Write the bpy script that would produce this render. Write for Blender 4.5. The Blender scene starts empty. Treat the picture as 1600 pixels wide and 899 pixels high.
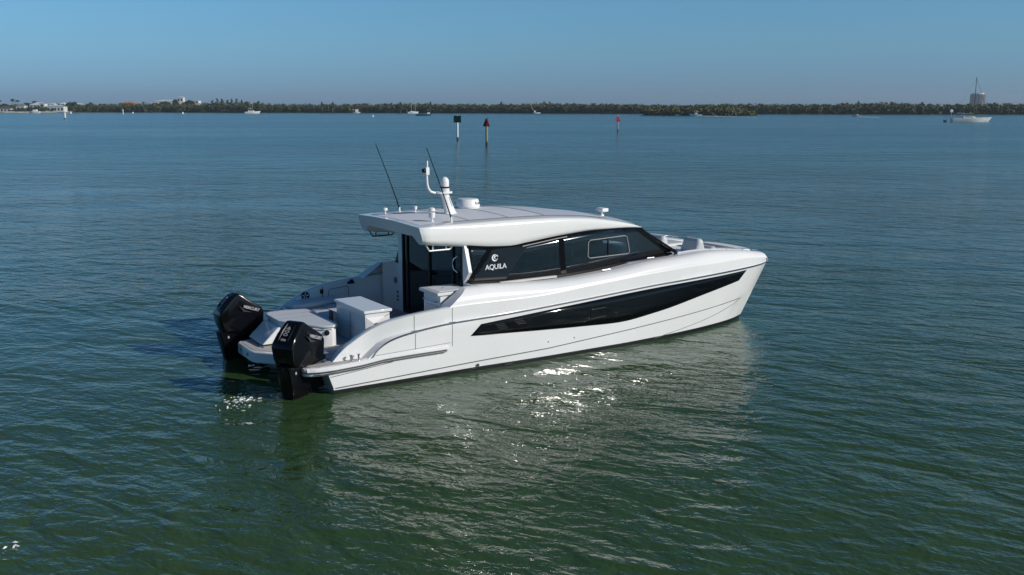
import bpy, bmesh, math, random
import numpy as np
from mathutils import Vector, Matrix
R = math.radians
rnd = random.Random(7)
scene = bpy.context.scene
COL = scene.collection

# ------------------------------------------------------------------ camera
CAM_H = 5.4
PITCH = math.atan(281.5 / 1500.0)
cam_d = bpy.data.cameras.new("camera")
cam_d.sensor_width = 36.0
cam_d.lens = 36.0 * 1500.0 / 1600.0
cam_d.clip_start = 0.2
cam_d.clip_end = 60000
cam = bpy.data.objects.new("camera", cam_d)
cam.location = (0, 0, CAM_H)
cam.rotation_euler = (math.pi / 2 - PITCH, 0, 0)
COL.objects.link(cam)
scene.camera = cam

# ------------------------------------------------------------------ light
SUN_AZ = 111.0          # degrees clockwise from the view direction
SUN_EL = 26.5
sun_dir = Vector((math.sin(R(SUN_AZ)) * math.cos(R(SUN_EL)), math.cos(R(SUN_AZ)) * math.cos(R(SUN_EL)), math.sin(R(SUN_EL))))
sd = bpy.data.lights.new("sun", 'SUN')
sd.energy = 3.6
sd.angle = R(0.53)
sd.color = (1.0, 0.93, 0.84)
sun = bpy.data.objects.new("sun", sd)
sun.rotation_euler = sun_dir.to_track_quat('Z', 'Y').to_euler()
sun.location = (60, -25, 60)
COL.objects.link(sun)

world = bpy.data.worlds.new("World")
scene.world = world
world.use_nodes = True
wn = world.node_tree
wn.nodes.clear()
w_out = wn.nodes.new('ShaderNodeOutputWorld')
w_bg = wn.nodes.new('ShaderNodeBackground')
w_sky = wn.nodes.new('ShaderNodeTexSky')
w_sky.sky_type = 'NISHITA'
w_sky.sun_disc = False
w_sky.sun_elevation = R(SUN_EL)
w_sky.sun_rotation = R(SUN_AZ)
w_sky.altitude = 0
w_sky.air_density = 1.0
w_sky.dust_density = 0.6
w_sky.ozone_density = 2.0
w_tint = wn.nodes.new('ShaderNodeMix')
w_tint.data_type = 'RGBA'
w_tint.blend_type = 'MULTIPLY'
w_tint.inputs[0].default_value = 1.0
w_co = wn.nodes.new('ShaderNodeTexCoord')
w_sep = wn.nodes.new('ShaderNodeSeparateXYZ')
w_ramp = wn.nodes.new('ShaderNodeValToRGB')
cr_ = w_ramp.color_ramp
cr_.elements[0].position = 0.012
cr_.elements[0].color = (0.33, 0.60, 1.20, 1)
cr_.elements[1].position = 1.0
cr_.elements[1].color = (0.20, 0.36, 0.52, 1)
for p_, c_ in ((0.035, (0.345, 0.62, 1.12, 1)), (0.0587, (0.375, 0.67, 1.05, 1)), (0.11, (0.41, 0.74, 1.02, 1)), (0.22, (0.26, 0.56, 0.80, 1)), (0.5, (0.20, 0.41, 0.60, 1))):
    cr_.elements.new(p_).color = c_
wn.links.new(w_co.outputs['Generated'], w_sep.inputs[0])
wn.links.new(w_sep.outputs[2], w_ramp.inputs[0])
wn.links.new(w_sky.outputs[0], w_tint.inputs[6])
wn.links.new(w_ramp.outputs[0], w_tint.inputs[7])
wn.links.new(w_tint.outputs[2], w_bg.inputs[0])
w_bg.inputs[1].default_value = 0.10
wn.links.new(w_bg.outputs[0], w_out.inputs[0])

vs = scene.view_settings
vs.view_transform = 'Standard'
vs.look = 'None'
vs.exposure = 0.0
vs.gamma = 1.0
vs.use_curve_mapping = False
scene.cycles.use_denoising = True
scene.cycles.max_bounces = 10
scene.cycles.glossy_bounces = 5
scene.cycles.transparent_max_bounces = 16
scene.cycles.sample_clamp_indirect = 30.0

# ------------------------------------------------------------------ materials
def nmat(name):
    m = bpy.data.materials.new(name)
    m.use_nodes = True
    return m, m.node_tree, m.node_tree.nodes['Principled BSDF']

def mat(name, col, rough=0.5, metal=0.0, coat=0.0, var=0.0, vscale=3.0, spec=None, bump=0.0, bscale=60.0, coords='Object', crough=0.025):
    m, nt, b = nmat(name)
    b.inputs['Base Color'].default_value = (*col, 1)
    b.inputs['Roughness'].default_value = rough
    b.inputs['Metallic'].default_value = metal
    b.inputs['Coat Weight'].default_value = coat
    b.inputs['Coat Roughness'].default_value = crough
    if spec is not None:
        b.inputs['Specular IOR Level'].default_value = spec
    tc = nt.nodes.new('ShaderNodeTexCoord')
    if var > 0:
        n = nt.nodes.new('ShaderNodeTexNoise')
        n.inputs['Scale'].default_value = vscale
        n.inputs['Detail'].default_value = 6
        nt.links.new(tc.outputs[coords], n.inputs['Vector'])
        r = nt.nodes.new('ShaderNodeValToRGB')
        r.color_ramp.elements[0].position = 0.3
        r.color_ramp.elements[1].position = 0.7
        r.color_ramp.elements[0].color = (*[max(0, c * (1 - var)) for c in col], 1)
        r.color_ramp.elements[1].color = (*[min(1, c * (1 + var)) for c in col], 1)
        nt.links.new(n.outputs[0], r.inputs[0])
        nt.links.new(r.outputs[0], b.inputs['Base Color'])
    if bump > 0:
        n2 = nt.nodes.new('ShaderNodeTexNoise')
        n2.inputs['Scale'].default_value = bscale
        n2.inputs['Detail'].default_value = 3
        nt.links.new(tc.outputs[coords], n2.inputs['Vector'])
        bp = nt.nodes.new('ShaderNodeBump')
        bp.inputs['Strength'].default_value = 1.0
        bp.inputs['Distance'].default_value = bump
        nt.links.new(n2.outputs[0], bp.inputs['Height'])
        nt.links.new(bp.outputs[0], b.inputs['Normal'])
    return m

def glass_mat(name, tint, gloss=(0.9, 0.95, 1.0), base=0.06):
    m = bpy.data.materials.new(name)
    m.use_nodes = True
    nt = m.node_tree
    nt.nodes.clear()
    out = nt.nodes.new('ShaderNodeOutputMaterial')
    tr = nt.nodes.new('ShaderNodeBsdfTransparent')
    tr.inputs[0].default_value = (*tint, 1)
    gl = nt.nodes.new('ShaderNodeBsdfGlossy')
    gl.inputs['Roughness'].default_value = 0.05
    gl.inputs[0].default_value = (*gloss, 1)
    fr = nt.nodes.new('ShaderNodeFresnel')
    fr.inputs[0].default_value = 1.5
    mx = nt.nodes.new('ShaderNodeMixShader')
    nt.links.new(fr.outputs[0], mx.inputs[0])
    nt.links.new(tr.outputs[0], mx.inputs[1])
    nt.links.new(gl.outputs[0], mx.inputs[2])
    nt.links.new(mx.outputs[0], out.inputs[0])
    return m

M = {}
M['gel'] = mat('white gelcoat', (0.78, 0.785, 0.775), 0.6, spec=0.1, coat=1.0, crough=0.10, var=0.025, vscale=1.4)
M['gelsoft'] = mat('white deck gelcoat', (0.78, 0.785, 0.775), 0.6, spec=0.1, coat=0.25, crough=0.22, var=0.025, vscale=1.4)
M['roofwhite'] = mat('roof gelcoat', (0.80, 0.80, 0.78), 0.6, spec=0.1, coat=1.0, crough=0.10)
M['nonskid'] = mat('pale grey non skid', (0.74, 0.75, 0.77), 0.55, var=0.04, vscale=4, bump=0.002, bscale=220)
M['deckgrey'] = mat('grey deck matting', (0.30, 0.29, 0.29), 0.8, var=0.1, vscale=6, bump=0.002, bscale=150)
M['platgrey'] = mat('platform matting', (0.46, 0.44, 0.43), 0.8, var=0.08, vscale=6, bump=0.002, bscale=150)
M['foregrey'] = mat('dark foredeck matting', (0.13, 0.14, 0.16), 0.7, var=0.25, vscale=14)
M['black'] = mat('black gloss paint', (0.004, 0.004, 0.005), 0.12, spec=0.2, coat=0.22)
M['blackmatt'] = mat('black trim', (0.012, 0.012, 0.014), 0.35, spec=0.2)
M['frit'] = mat('black glass border', (0.004, 0.004, 0.005), 0.08, spec=0.10)
M['blackglass'] = mat('black hull glass', (0.003, 0.003, 0.004), 0.03, spec=0.25)
M['antifoul'] = mat('black antifouling', (0.010, 0.011, 0.012), 0.35, var=0.3, vscale=8)
M['steel'] = mat('polished steel', (0.62, 0.63, 0.65), 0.18, metal=1.0)
M['silver'] = mat('silver lettering', (0.75, 0.77, 0.80), 0.3)
M['dimsilver'] = mat('dull silver lettering', (0.36, 0.37, 0.39), 0.4)
M['trim'] = mat('satin grey trim', (0.34, 0.33, 0.31), 0.6, spec=0.2)
M['darkline'] = mat('dark rub strip', (0.035, 0.035, 0.04), 0.4)
M['seam'] = mat('grey seam', (0.16, 0.17, 0.18), 0.6)
M['vinyl'] = mat('white vinyl cushion', (0.62, 0.64, 0.66), 0.45, bump=0.004, bscale=5)
M['greyvinyl'] = mat('pale grey cushion', (0.55, 0.58, 0.58), 0.5, bump=0.003, bscale=8)
M['plastic'] = mat('white plastic', (0.80, 0.80, 0.79), 0.3)
M['print'] = mat('brown print', (0.10, 0.07, 0.06), 0.6)
M['glass'] = glass_mat('tinted cabin glass', (0.27, 0.33, 0.38))
M['doorglass'] = glass_mat('tinted door glass', (0.10, 0.12, 0.14))
M['interior'] = mat('cabin lining', (0.30, 0.31, 0.32), 0.6)
M['interiordark'] = mat('cabin dark joinery', (0.05, 0.05, 0.055), 0.5)
M['interiorlight'] = mat('cabin upholstery', (0.55, 0.54, 0.52), 0.6)
M['wood'] = mat('cabin door timber', (0.10, 0.06, 0.04), 0.5, var=0.3, vscale=5)

# ------------------------------------------------------------------ mesh helpers
def tag(o, label=None, cat=None, group=None, kind=None):
    if label: o['label'] = label
    if cat: o['category'] = cat
    if group: o['group'] = group
    if kind: o['kind'] = kind
    return o

def link_mesh(name, verts, faces, m=None, parent=None, smooth=False, mats=None, fm=None, fix=True):
    me = bpy.data.meshes.new(name)
    me.from_pydata([tuple(v) for v in verts], [], [tuple(f) for f in faces])
    for mm in (mats or [m]):
        if mm: me.materials.append(mm)
    if fm is not None:
        me.polygons.foreach_set('material_index', list(fm))
    if fix:
        bm = bmesh.new()
        bm.from_mesh(me)
        bmesh.ops.remove_doubles(bm, verts=bm.verts, dist=0.0004)
        bmesh.ops.recalc_face_normals(bm, faces=bm.faces)
        bm.to_mesh(me)
        bm.free()
    if smooth:
        me.polygons.foreach_set('use_smooth', [True] * len(me.polygons))
    o = bpy.data.objects.new(name, me)
    COL.objects.link(o)
    if parent: o.parent = parent
    return o

def autosmooth(o, ang=35):
    me = o.data
    me.polygons.foreach_set('use_smooth', [True] * len(me.polygons))
    me.set_sharp_from_angle(angle=R(ang))
    return o

def bevel(o, w, seg=2, ang=30):
    b = o.modifiers.new('bevel', 'BEVEL')
    b.width = w
    b.segments = seg
    b.limit_method = 'ANGLE'
    b.angle_limit = R(ang)
    me = o.data
    me.polygons.foreach_set('use_smooth', [True] * len(me.polygons))
    me.set_sharp_from_angle(angle=R(55))
    return o

def thick(o, t, off=0.0):
    s = o.modifiers.new('solid', 'SOLIDIFY')
    s.thickness = t
    s.offset = off
    return o

def empty(name, loc=(0, 0, 0), rz=0.0, parent=None):
    o = bpy.data.objects.new(name, None)
    COL.objects.link(o)
    o.location = loc
    o.rotation_euler = (0, 0, rz)
    o.empty_display_size = 0.3
    if parent: o.parent = parent
    return o

class MB:
    """collects shapes of one mesh"""
    def __init__(self): self.v, self.f, self.m = [], [], []
    def add(self, v, f, mi=0):
        n = len(self.v)
        self.v += [tuple(p) for p in v]
        self.f += [tuple(i + n for i in q) for q in f]
        self.m += [mi] * len(f)
        return self
    def box(self, a, b, mi=0):
        (x0, y0, z0), (x1, y1, z1) = a, b
        v = [(x0, y0, z0), (x1, y0, z0), (x1, y1, z0), (x0, y1, z0), (x0, y0, z1), (x1, y0, z1), (x1, y1, z1), (x0, y1, z1)]
        return self.add(v, [(0, 3, 2, 1), (4, 5, 6, 7), (0, 1, 5, 4), (1, 2, 6, 5), (2, 3, 7, 6), (3, 0, 4, 7)], mi)
    def prism(self, poly, z0, z1, mi=0):
        """poly in xy, extruded in z"""
        n = len(poly)
        v = [(p[0], p[1], z0) for p in poly] + [(p[0], p[1], z1) for p in poly]
        f = [tuple(range(n))[::-1], tuple(range(n, 2 * n))] + [(i, (i + 1) % n, n + (i + 1) % n, n + i) for i in range(n)]
        return self.add(v, f, mi)
    def prism_y(self, poly, y0, y1, mi=0):
        """poly in xz, extruded in y"""
        n = len(poly)
        v = [(p[0], y0, p[1]) for p in poly] + [(p[0], y1, p[1]) for p in poly]
        f = [tuple(range(n)), tuple(range(n, 2 * n))[::-1]] + [(i, n + i, n + (i + 1) % n, (i + 1) % n) for i in range(n)]
        return self.add(v, f, mi)
    def tube(self, pts, r, seg=8, mi=0, cap=True):
        pts = [Vector(p) for p in pts]
        rr = r if hasattr(r, '__len__') else [r] * len(pts)
        t0 = (pts[1] - pts[0]).normalized()
        up = Vector((0, 0, 1)) if abs(t0.z) < 0.9 else Vector((1, 0, 0))
        nrm = t0.cross(up).normalized()
        v, f = [], []
        for i, p in enumerate(pts):
            t = (pts[min(i + 1, len(pts) - 1)] - pts[max(i - 1, 0)]).normalized()
            nrm = (nrm - t * nrm.dot(t)).normalized()
            bn = t.cross(nrm)
            for k in range(seg):
                a = 2 * math.pi * k / seg
                v.append(p + (nrm * math.cos(a) + bn * math.sin(a)) * rr[i])
        for i in range(len(pts) - 1):
            for k in range(seg):
                f.append((i * seg + k, i * seg + (k + 1) % seg, (i + 1) * seg + (k + 1) % seg, (i + 1) * seg + k))
        if cap:
            f.append(tuple(range(seg))[::-1])
            f.append(tuple((len(pts) - 1) * seg + k for k in range(seg)))
        return self.add(v, f, mi)
    def lathe(self, prof, c=(0, 0, 0), seg=20, mi=0, axis=None):
        v, f = [], []
        rot = Vector((0, 0, 1)).rotation_difference(Vector(axis)).to_matrix() if axis else Matrix.Identity(3)
        for r, z in prof:
            for k in range(seg):
                a = 2 * math.pi * k / seg
                v.append(rot @ Vector((r * math.cos(a), r * math.sin(a), z)) + Vector(c))
        for i in range(len(prof) - 1):
            for k in range(seg):
                f.append((i * seg + k, i * seg + (k + 1) % seg, (i + 1) * seg + (k + 1) % seg, (i + 1) * seg + k))
        f.append(tuple(range(seg))[::-1])
        f.append(tuple((len(prof) - 1) * seg + k for k in range(seg)))
        return self.add(v, f, mi)
    def grid(self, rows, mi=0, closed=False):
        n = len(rows[0])
        v = [p for r in rows for p in r]
        f = []
        for i in range(len(rows) - 1):
            for k in range(n if closed else n - 1):
                k2 = (k + 1) % n
                f.append((i * n + k, i * n + k2, (i + 1) * n + k2, (i + 1) * n + k))
        return self.add(v, f, mi)
    def face(self, pts, mi=0): return self.add(pts, [tuple(range(len(pts)))], mi)
    def build(self, name, m=None, parent=None, smooth=False, mats=None, ang=35):
        o = link_mesh(name, self.v, self.f, m, parent, False, mats, self.m if mats else None)
        if smooth: autosmooth(o, ang)
        return o

def curve(pts):
    """smooth function through (x, value) knots"""
    xs = np.array([p[0] for p in pts], float)
    ys = np.array([p[1] for p in pts], float)
    d = np.diff(ys) / np.diff(xs)
    m = np.zeros(len(xs))
    m[0], m[-1] = d[0], d[-1]
    for i in range(1, len(xs) - 1):
        if d[i - 1] * d[i] > 0:
            w1 = 2 * (xs[i + 1] - xs[i]) + xs[i] - xs[i - 1]
            w2 = xs[i + 1] - xs[i] + 2 * (xs[i] - xs[i - 1])
            m[i] = (w1 + w2) / (w1 / d[i - 1] + w2 / d[i])
    def g(x):
        x = min(max(x, xs[0]), xs[-1])
        i = min(int(np.searchsorted(xs, x, side='right')) - 1, len(xs) - 2)
        h = xs[i + 1] - xs[i]
        t = (x - xs[i]) / h
        return float((2 * t**3 - 3 * t**2 + 1) * ys[i] + (t**3 - 2 * t**2 + t) * h * m[i] + (-2 * t**3 + 3 * t**2) * ys[i + 1] + (t**3 - t**2) * h * m[i + 1])
    return g

def refine(pts, k=3):
    """Catmull-Rom points through a section"""
    P_ = [Vector(p) for p in pts]
    out = []
    for i in range(len(P_) - 1):
        a, b_, c, d = P_[max(i - 1, 0)], P_[i], P_[i + 1], P_[min(i + 2, len(P_) - 1)]
        for j in range(k):
            t = j / k
            out.append(0.5 * ((2 * b_) + (c - a) * t + (2 * a - 5 * b_ + 4 * c - d) * t * t + (3 * b_ - a - 3 * c + d) * t**3))
    out.append(P_[-1])
    return [tuple(p) for p in out]

def lettering(name, txt, size, org, xd, yd, m, parent, depth=0.004, spacing=1.0, shear=0.0, bold=0.0):
    c = bpy.data.curves.new(name, 'FONT')
    c.body = txt
    c.size = size
    c.extrude = depth / 2
    c.align_x = 'CENTER'
    c.align_y = 'CENTER'
    c.space_character = spacing
    c.shear = shear
    c.offset = bold
    tmp = bpy.data.objects.new(name, c)
    COL.objects.link(tmp)
    bpy.context.view_layer.update()
    me = bpy.data.meshes.new_from_object(tmp.evaluated_get(bpy.context.evaluated_depsgraph_get()))
    bpy.data.objects.remove(tmp)
    bpy.data.curves.remove(c)
    xd = Vector(xd).normalized()
    yd = Vector(yd)
    yd = (yd - xd * yd.dot(xd)).normalized()
    zd = xd.cross(yd)
    mt = Matrix((xd, yd, zd)).transposed().to_4x4()
    mt.translation = Vector(org)
    me.transform(mt)
    me.materials.clear()
    me.materials.append(m)
    o = bpy.data.objects.new(name, me)
    COL.objects.link(o)
    o.parent = parent
    return o

# ------------------------------------------------------------------ water, land
def water_material():
    m, nt, b = nmat('murky green bay water')
    b.inputs['Base Color'].default_value = (0.016, 0.050, 0.028, 1)
    b.inputs['IOR'].default_value = 1.38
    geo = nt.nodes.new('ShaderNodeNewGeometry')
    L = nt.links.new
    def noise(scale, rot, sx, sy, detail, dist=0.0, rough=0.5):
        mp = nt.nodes.new('ShaderNodeMapping')
        mp.inputs['Rotation'].default_value = (0, 0, R(rot))
        mp.vector_type = 'TEXTURE'           # turn first, then stretch along the crests
        mp.inputs['Scale'].default_value = (1 / sx, 1 / sy, 1)
        L(geo.outputs['Position'], mp.inputs['Vector'])
        n = nt.nodes.new('ShaderNodeTexNoise')
        n.noise_dimensions = '2D'
        n.inputs['Scale'].default_value = scale
        n.inputs['Detail'].default_value = detail
        n.inputs['Roughness'].default_value = rough
        n.inputs['Distortion'].default_value = dist
        L(mp.outputs[0], n.inputs['Vector'])
        return n.outputs[0]
    def math_(op, a, b_):
        n = nt.nodes.new('ShaderNodeMath')
        n.operation = op
        for i, v in enumerate((a, b_)):
            if isinstance(v, (int, float)): n.inputs[i].default_value = v
            else: L(v, n.inputs[i])
        return n.outputs[0]
    swell = noise(0.32, -12, 0.5, 1.0, 2, 0.4)
    wave = noise(1.25, -30, 0.5, 1.0, 2, 0.5)
    rip = noise(3.4, -20, 0.55, 1.0, 3, 0.4)
    fine = noise(10.0, -40, 0.7, 1.0, 2, 0.3)
    patch = noise(0.07, 4, 0.45, 1.0, 3, 0.8)
    pr = nt.nodes.new('ShaderNodeMapRange')
    pr.inputs[1].default_value = 0.32
    pr.inputs[2].default_value = 0.68
    pr.inputs[3].default_value = 0.55
    pr.inputs[4].default_value = 1.20
    L(patch, pr.inputs[0])
    sp = nt.nodes.new('ShaderNodeSeparateXYZ')
    L(geo.outputs['Position'], sp.inputs[0])
    op = nt.nodes.new('ShaderNodeMapRange')      # the open bay is choppier than the lee of the boat
    op.inputs[1].default_value = 24.0
    op.inputs[2].default_value = 130.0
    op.inputs[3].default_value = 1.0
    op.inputs[4].default_value = 2.6
    L(sp.outputs[1], op.inputs[0])
    h = math_('MULTIPLY', swell, 0.12)
    h = math_('ADD', h, math_('MULTIPLY', math_('MULTIPLY', wave, 0.085), pr.outputs[0]))
    h = math_('MULTIPLY', h, op.outputs[0])
    h2 = math_('ADD', math_('MULTIPLY', rip, 0.038), math_('MULTIPLY', fine, 0.010))
    h = math_('ADD', h, math_('MULTIPLY', h2, pr.outputs[0]))
    bp = nt.nodes.new('ShaderNodeBump')
    bp.inputs['Strength'].default_value = 1.0
    bp.inputs['Distance'].default_value = 1.0
    if 'Filter Width' in bp.inputs: bp.inputs['Filter Width'].default_value = 0.04
    L(h, bp.inputs['Height'])
    L(bp.outputs[0], b.inputs['Normal'])
    # open water is more wind roughened than the sheltered foreground, in streaks
    ro = nt.nodes.new('ShaderNodeMapRange')
    ro.interpolation_type = 'SMOOTHSTEP'
    ro.inputs[1].default_value = 24.0
    ro.inputs[2].default_value = 110.0
    ro.inputs[3].default_value = 0.03
    ro.inputs[4].default_value = 0.165
    L(sp.outputs[1], ro.inputs[0])
    streak = noise(0.03, 3, 0.16, 1.0, 4)
    sr = nt.nodes.new('ShaderNodeMapRange')
    sr.inputs[1].default_value = 0.35
    sr.inputs[2].default_value = 0.65
    sr.inputs[3].default_value = 0.88
    sr.inputs[4].default_value = 1.12
    L(streak, sr.inputs[0])
    L(math_('MULTIPLY', ro.outputs[0], sr.outputs[0]), b.inputs['Roughness'])
    # silt clouds: the water body itself is not one even green
    silt = noise(0.05, 20, 0.6, 1.0, 4)
    cr = nt.nodes.new('ShaderNodeValToRGB')
    cr.color_ramp.elements[0].position = 0.3
    cr.color_ramp.elements[1].position = 0.7
    cr.color_ramp.elements[0].color = (0.029, 0.068, 0.022, 1)
    cr.color_ramp.elements[1].color = (0.044, 0.084, 0.024, 1)
    L(silt, cr.inputs[0])
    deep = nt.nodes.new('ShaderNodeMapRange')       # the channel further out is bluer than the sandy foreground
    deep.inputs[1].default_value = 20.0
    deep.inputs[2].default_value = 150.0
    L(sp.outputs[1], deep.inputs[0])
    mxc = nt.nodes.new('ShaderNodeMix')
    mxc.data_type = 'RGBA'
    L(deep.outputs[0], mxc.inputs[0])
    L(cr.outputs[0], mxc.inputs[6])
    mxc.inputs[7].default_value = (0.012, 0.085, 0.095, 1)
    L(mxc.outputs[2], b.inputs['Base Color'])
    return m

W = 4500
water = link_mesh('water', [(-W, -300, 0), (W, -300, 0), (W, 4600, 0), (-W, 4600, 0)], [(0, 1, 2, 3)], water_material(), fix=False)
tag(water, 'rippled green bay water', None, None, 'structure')

def at(u, v, z=0.0):
    """point on a level seen at a position of the 1600-wide picture (plan placement of far things)"""
    x, y = (u - 800) / 1500.0, -(v - 449.5) / 1500.0
    d = Vector((x, math.cos(PITCH) + y * math.sin(PITCH), -math.sin(PITCH) + y * math.cos(PITCH)))
    t = (z - CAM_H) / d.z
    return Vector((d.x * t, d.y * t, z))

def far(u, dist):
    """plan point at a distance ahead"""

    return Vector(((u - 800) / 1500.0 * dist * 0.984, dist, 0))

shore_v = curve([(-300, 176.4), (0, 176.4), (120, 175.9), (400, 176.3), (700, 177.0), (1000, 178.0), (1200, 178.6), (1600, 179.2), (1900, 179.4)])
front = [at(u, shore_v(u)) for u in range(-300, 1901, 50)]
M['land'] = mat('low sandy land', (0.10, 0.10, 0.055), 0.9, var=0.4, vscale=0.03, coords='Object')
lb = MB()
rows = []
for p in front:
    w = 0.0
    rows.append([(p.x, p.y, -0.6), (p.x * 1.003, p.y + 2.0, 0.25), (p.x * 1.02, p.y + 12, 0.55), (p.x * 3.4, 3600, 1.2)])
lb.grid(rows)
tag(lb.build('land', M['land'], smooth=True), 'low shore beyond the bay', None, None, 'structure')

# ------------------------------------------------------------------ the motor yacht
HEAD = R(33.0)
F2 = Vector((math.cos(HEAD), math.sin(HEAD), 0))
L2 = Vector((-math.sin(HEAD), math.cos(HEAD), 0))
ORG = Vector((-3.365, 17.662, 0)) + L2 * 2.2
yacht = empty('motor_yacht', ORG, HEAD)
tag(yacht, 'large white power catamaran with long black hull window and two black outboard motors', 'motor yacht')
HB = 2.2                                   # half beam; section data below count y from the starboard side
def V(x, y, z): return (x, y - HB, z)
def mir(p): return (p[0], -p[1], p[2])

y_wl = curve([(-0.3, 0.02), (0, 0.0), (2.9, -0.02), (5, -0.09), (6.8, -0.09), (8, -0.03), (9.2, 0.09), (10.2, 0.26), (11.0, 0.47), (11.55, 0.71)])
y_rl = curve([(-0.3, -0.03), (0, -0.04), (3, -0.06), (8.5, -0.06), (9.7, 0.0), (10.8, 0.14), (11.6, 0.32), (12.15, 0.52), (12.50, 0.71)])
z_rl = curve([(-0.4, 0.50), (0.5, 0.555), (0.70, 0.58), (0.88, 0.78), (1.16, 0.93), (1.58, 1.02), (2.5, 1.11), (3.66, 1.14), (5.66, 1.23), (8.47, 1.37), (11.2, 1.42), (12.5, 1.41)])
z_cr = curve([(-0.4, 0.56), (0.08, 0.58), (0.16, 0.72), (0.49, 0.95), (0.85, 1.14), (1.11, 1.24), (1.6, 1.34), (2.54, 1.42), (3.0, 1.43), (4.5, 1.42), (6.25, 1.52), (8.0, 1.62), (9.1, 1.66), (11.0, 1.66), (12.0, 1.57), (12.55, 1.49)])
def stem_x(z): return 11.55 + (12.50 - 11.55) * max(-0.45, z) / 1.41
def tran_x(z): return -0.34 * min(max(z, -0.5), 0.42)
CY = 0.72                                  # centre line of the starboard hull
def side_y(x, z):
    """outer skin of the starboard hull"""
    xs, xt = stem_x(z), tran_x(z)
    u = (x - xt) / (xs - xt)
    xw = xt + u * (11.55 - xt)
    xr = xt + u * (12.50 - xt)
    t = min(max(z / 1.40, 0), 1.25)
    yy = (1 - t) * y_wl(xw) + t * y_rl(xr)
    return yy
rec = curve([(-0.5, 0.21), (0.75, 0.21), (1.0, 0.17), (1.6, 0.06), (2.4, 0.006), (13, 0.006)])
def skin_y(x, z):
    zr_, zt_ = z_rl(x), z_cr(x)
    zr_ = min(zr_, zt_ - 0.02)
    q = min(1, max(0, (z - zr_) / (zt_ - zr_)))
    return side_y(x, min(z, 1.41)) + (rec(x) if q > 0 else 0)
def chine_z(x): return 0.13 + 0.085 * (max(x, 0) / 2.9) * 0.9 if x < 5.05 else 0.266 + 0.0 + (x - 5.05) * 0.056
NU = 90
us = [1 - (1 - i / NU) ** 1.15 for i in range(NU + 1)]
def hull_rows(mirror):
    mb = MB()
    rows_, low = [], []
    for u in us:
        def P(z, tuck=0.0):
            xs, xt = stem_x(z), tran_x(z)
            x = xt + u * (xs - xt)
            return x, side_y(x, z) + tuck * (1 - u ** 4)
        r = []
        for z, tk in ((-0.45, 0.42), (-0.25, 0.16), (-0.06, 0.03), (0.085, 0.022)):
            x, y = P(z, tk)
            y = min(y, CY)
            r.append(V(x, y, z))
        x, _ = P(0.2)
        zc_ = chine_z(x)
        x, y = P(zc_, 0.022)
        r.append(V(x, min(y, CY), zc_ - 0.004))
        x, y = P(zc_, 0.0)
        r.append(V(x, min(y, CY), zc_ + 0.004))
        xr_, _ = P(1.3)
        zr_, zt_ = z_rl(xr_), z_cr(xr_)
        zr_ = min(zr_, zt_ - 0.02)
        for q in (0.2, 0.4, 0.6, 0.8, 1.0):
            z = zc_ + (zr_ - zc_) * q
            x, y = P(z)
            r.append(V(x, min(y, CY), z))
        for q in (0.05, 0.5, 1.0):
            z = zr_ + (zt_ - zr_) * q
            x, y = P(min(z, 1.41))
            r.append(V(x, min(y + rec(x), CY), z))
        # inboard skin
        xi, yi = P(zt_ if zt_ < 1.41 else 1.41)
        yo = min(yi, CY)
        r.append(V(xi, min(yo + rec(xi) + 0.14, CY + 0.02), zt_ - 0.004))
        x, y = P(0.5)
        r.append(V(x, min(min(y, CY) + rec(xi) + 0.15, CY + 0.01), min(0.50, zt_ - 0.04)))
        r.append(V(x, CY + (CY - min(y, CY)), min(0.495, zt_ - 0.045)))
        x, y = P(0.0, 0.02)
        r.append(V(x, CY + (CY - min(y, CY)) - 0.02, 0.0))
        x, y = P(-0.45, 0.42)
        r.append(V(x, CY + (CY - min(y, CY)), -0.45))
        rows_.append([mir(p) for p in r] if mirror else r)
    n = len(rows_[0])
    for i in range(len(rows_) - 1):
        for k in range(n):
            k2 = (k + 1) % n
            mi = 1 if (k < 3 or k >= n - 2) else 0
            mb.add([rows_[i][k], rows_[i][k2], rows_[i + 1][k2], rows_[i + 1][k]], [(0, 1, 2, 3)], mi)
    mb.face(rows_[0], 0)
    return mb
for mr in (False, True):
    o = hull_rows(mr).build('hull', None, yacht, True, [M['gel'], M['antifoul']], 22)

for mr in (False, True):
    pts = [V(x, side_y(x, chine_z(x)) - 0.001, chine_z(x)) for x in np.linspace(0.02, 11.2, 60)]
    MB().tube([mir(p) for p in pts] if mr else pts, 0.0075, 5).build('chine_line', M['darkline'], yacht, True)
    zz = curve([(8.0, 0.06), (9.8, 0.27), (10.8, 0.46), (11.3, 0.60)])
    pts = [V(x, side_y(x, zz(x)) - 0.001, zz(x)) for x in np.linspace(8.0, 11.3, 30)]
    MB().tube([mir(p) for p in pts] if mr else pts, 0.006, 5).build('chine_line', M['seam'], yacht, True)

# bridge deck between the hulls
b = MB()
sec = [(-0.1, 0.58), (0.0, 0.45), (10.6, 0.62), (11.9, 1.0), (12.45, 1.38), (12.45, 1.42), (3.45, 1.0), (3.45, 0.575), (-0.1, 0.575)]
b.prism_y(sec[1:], 1.15 - HB, 3.25 - HB)
b.build('bridge_deck', M['gel'], yacht)

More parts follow.
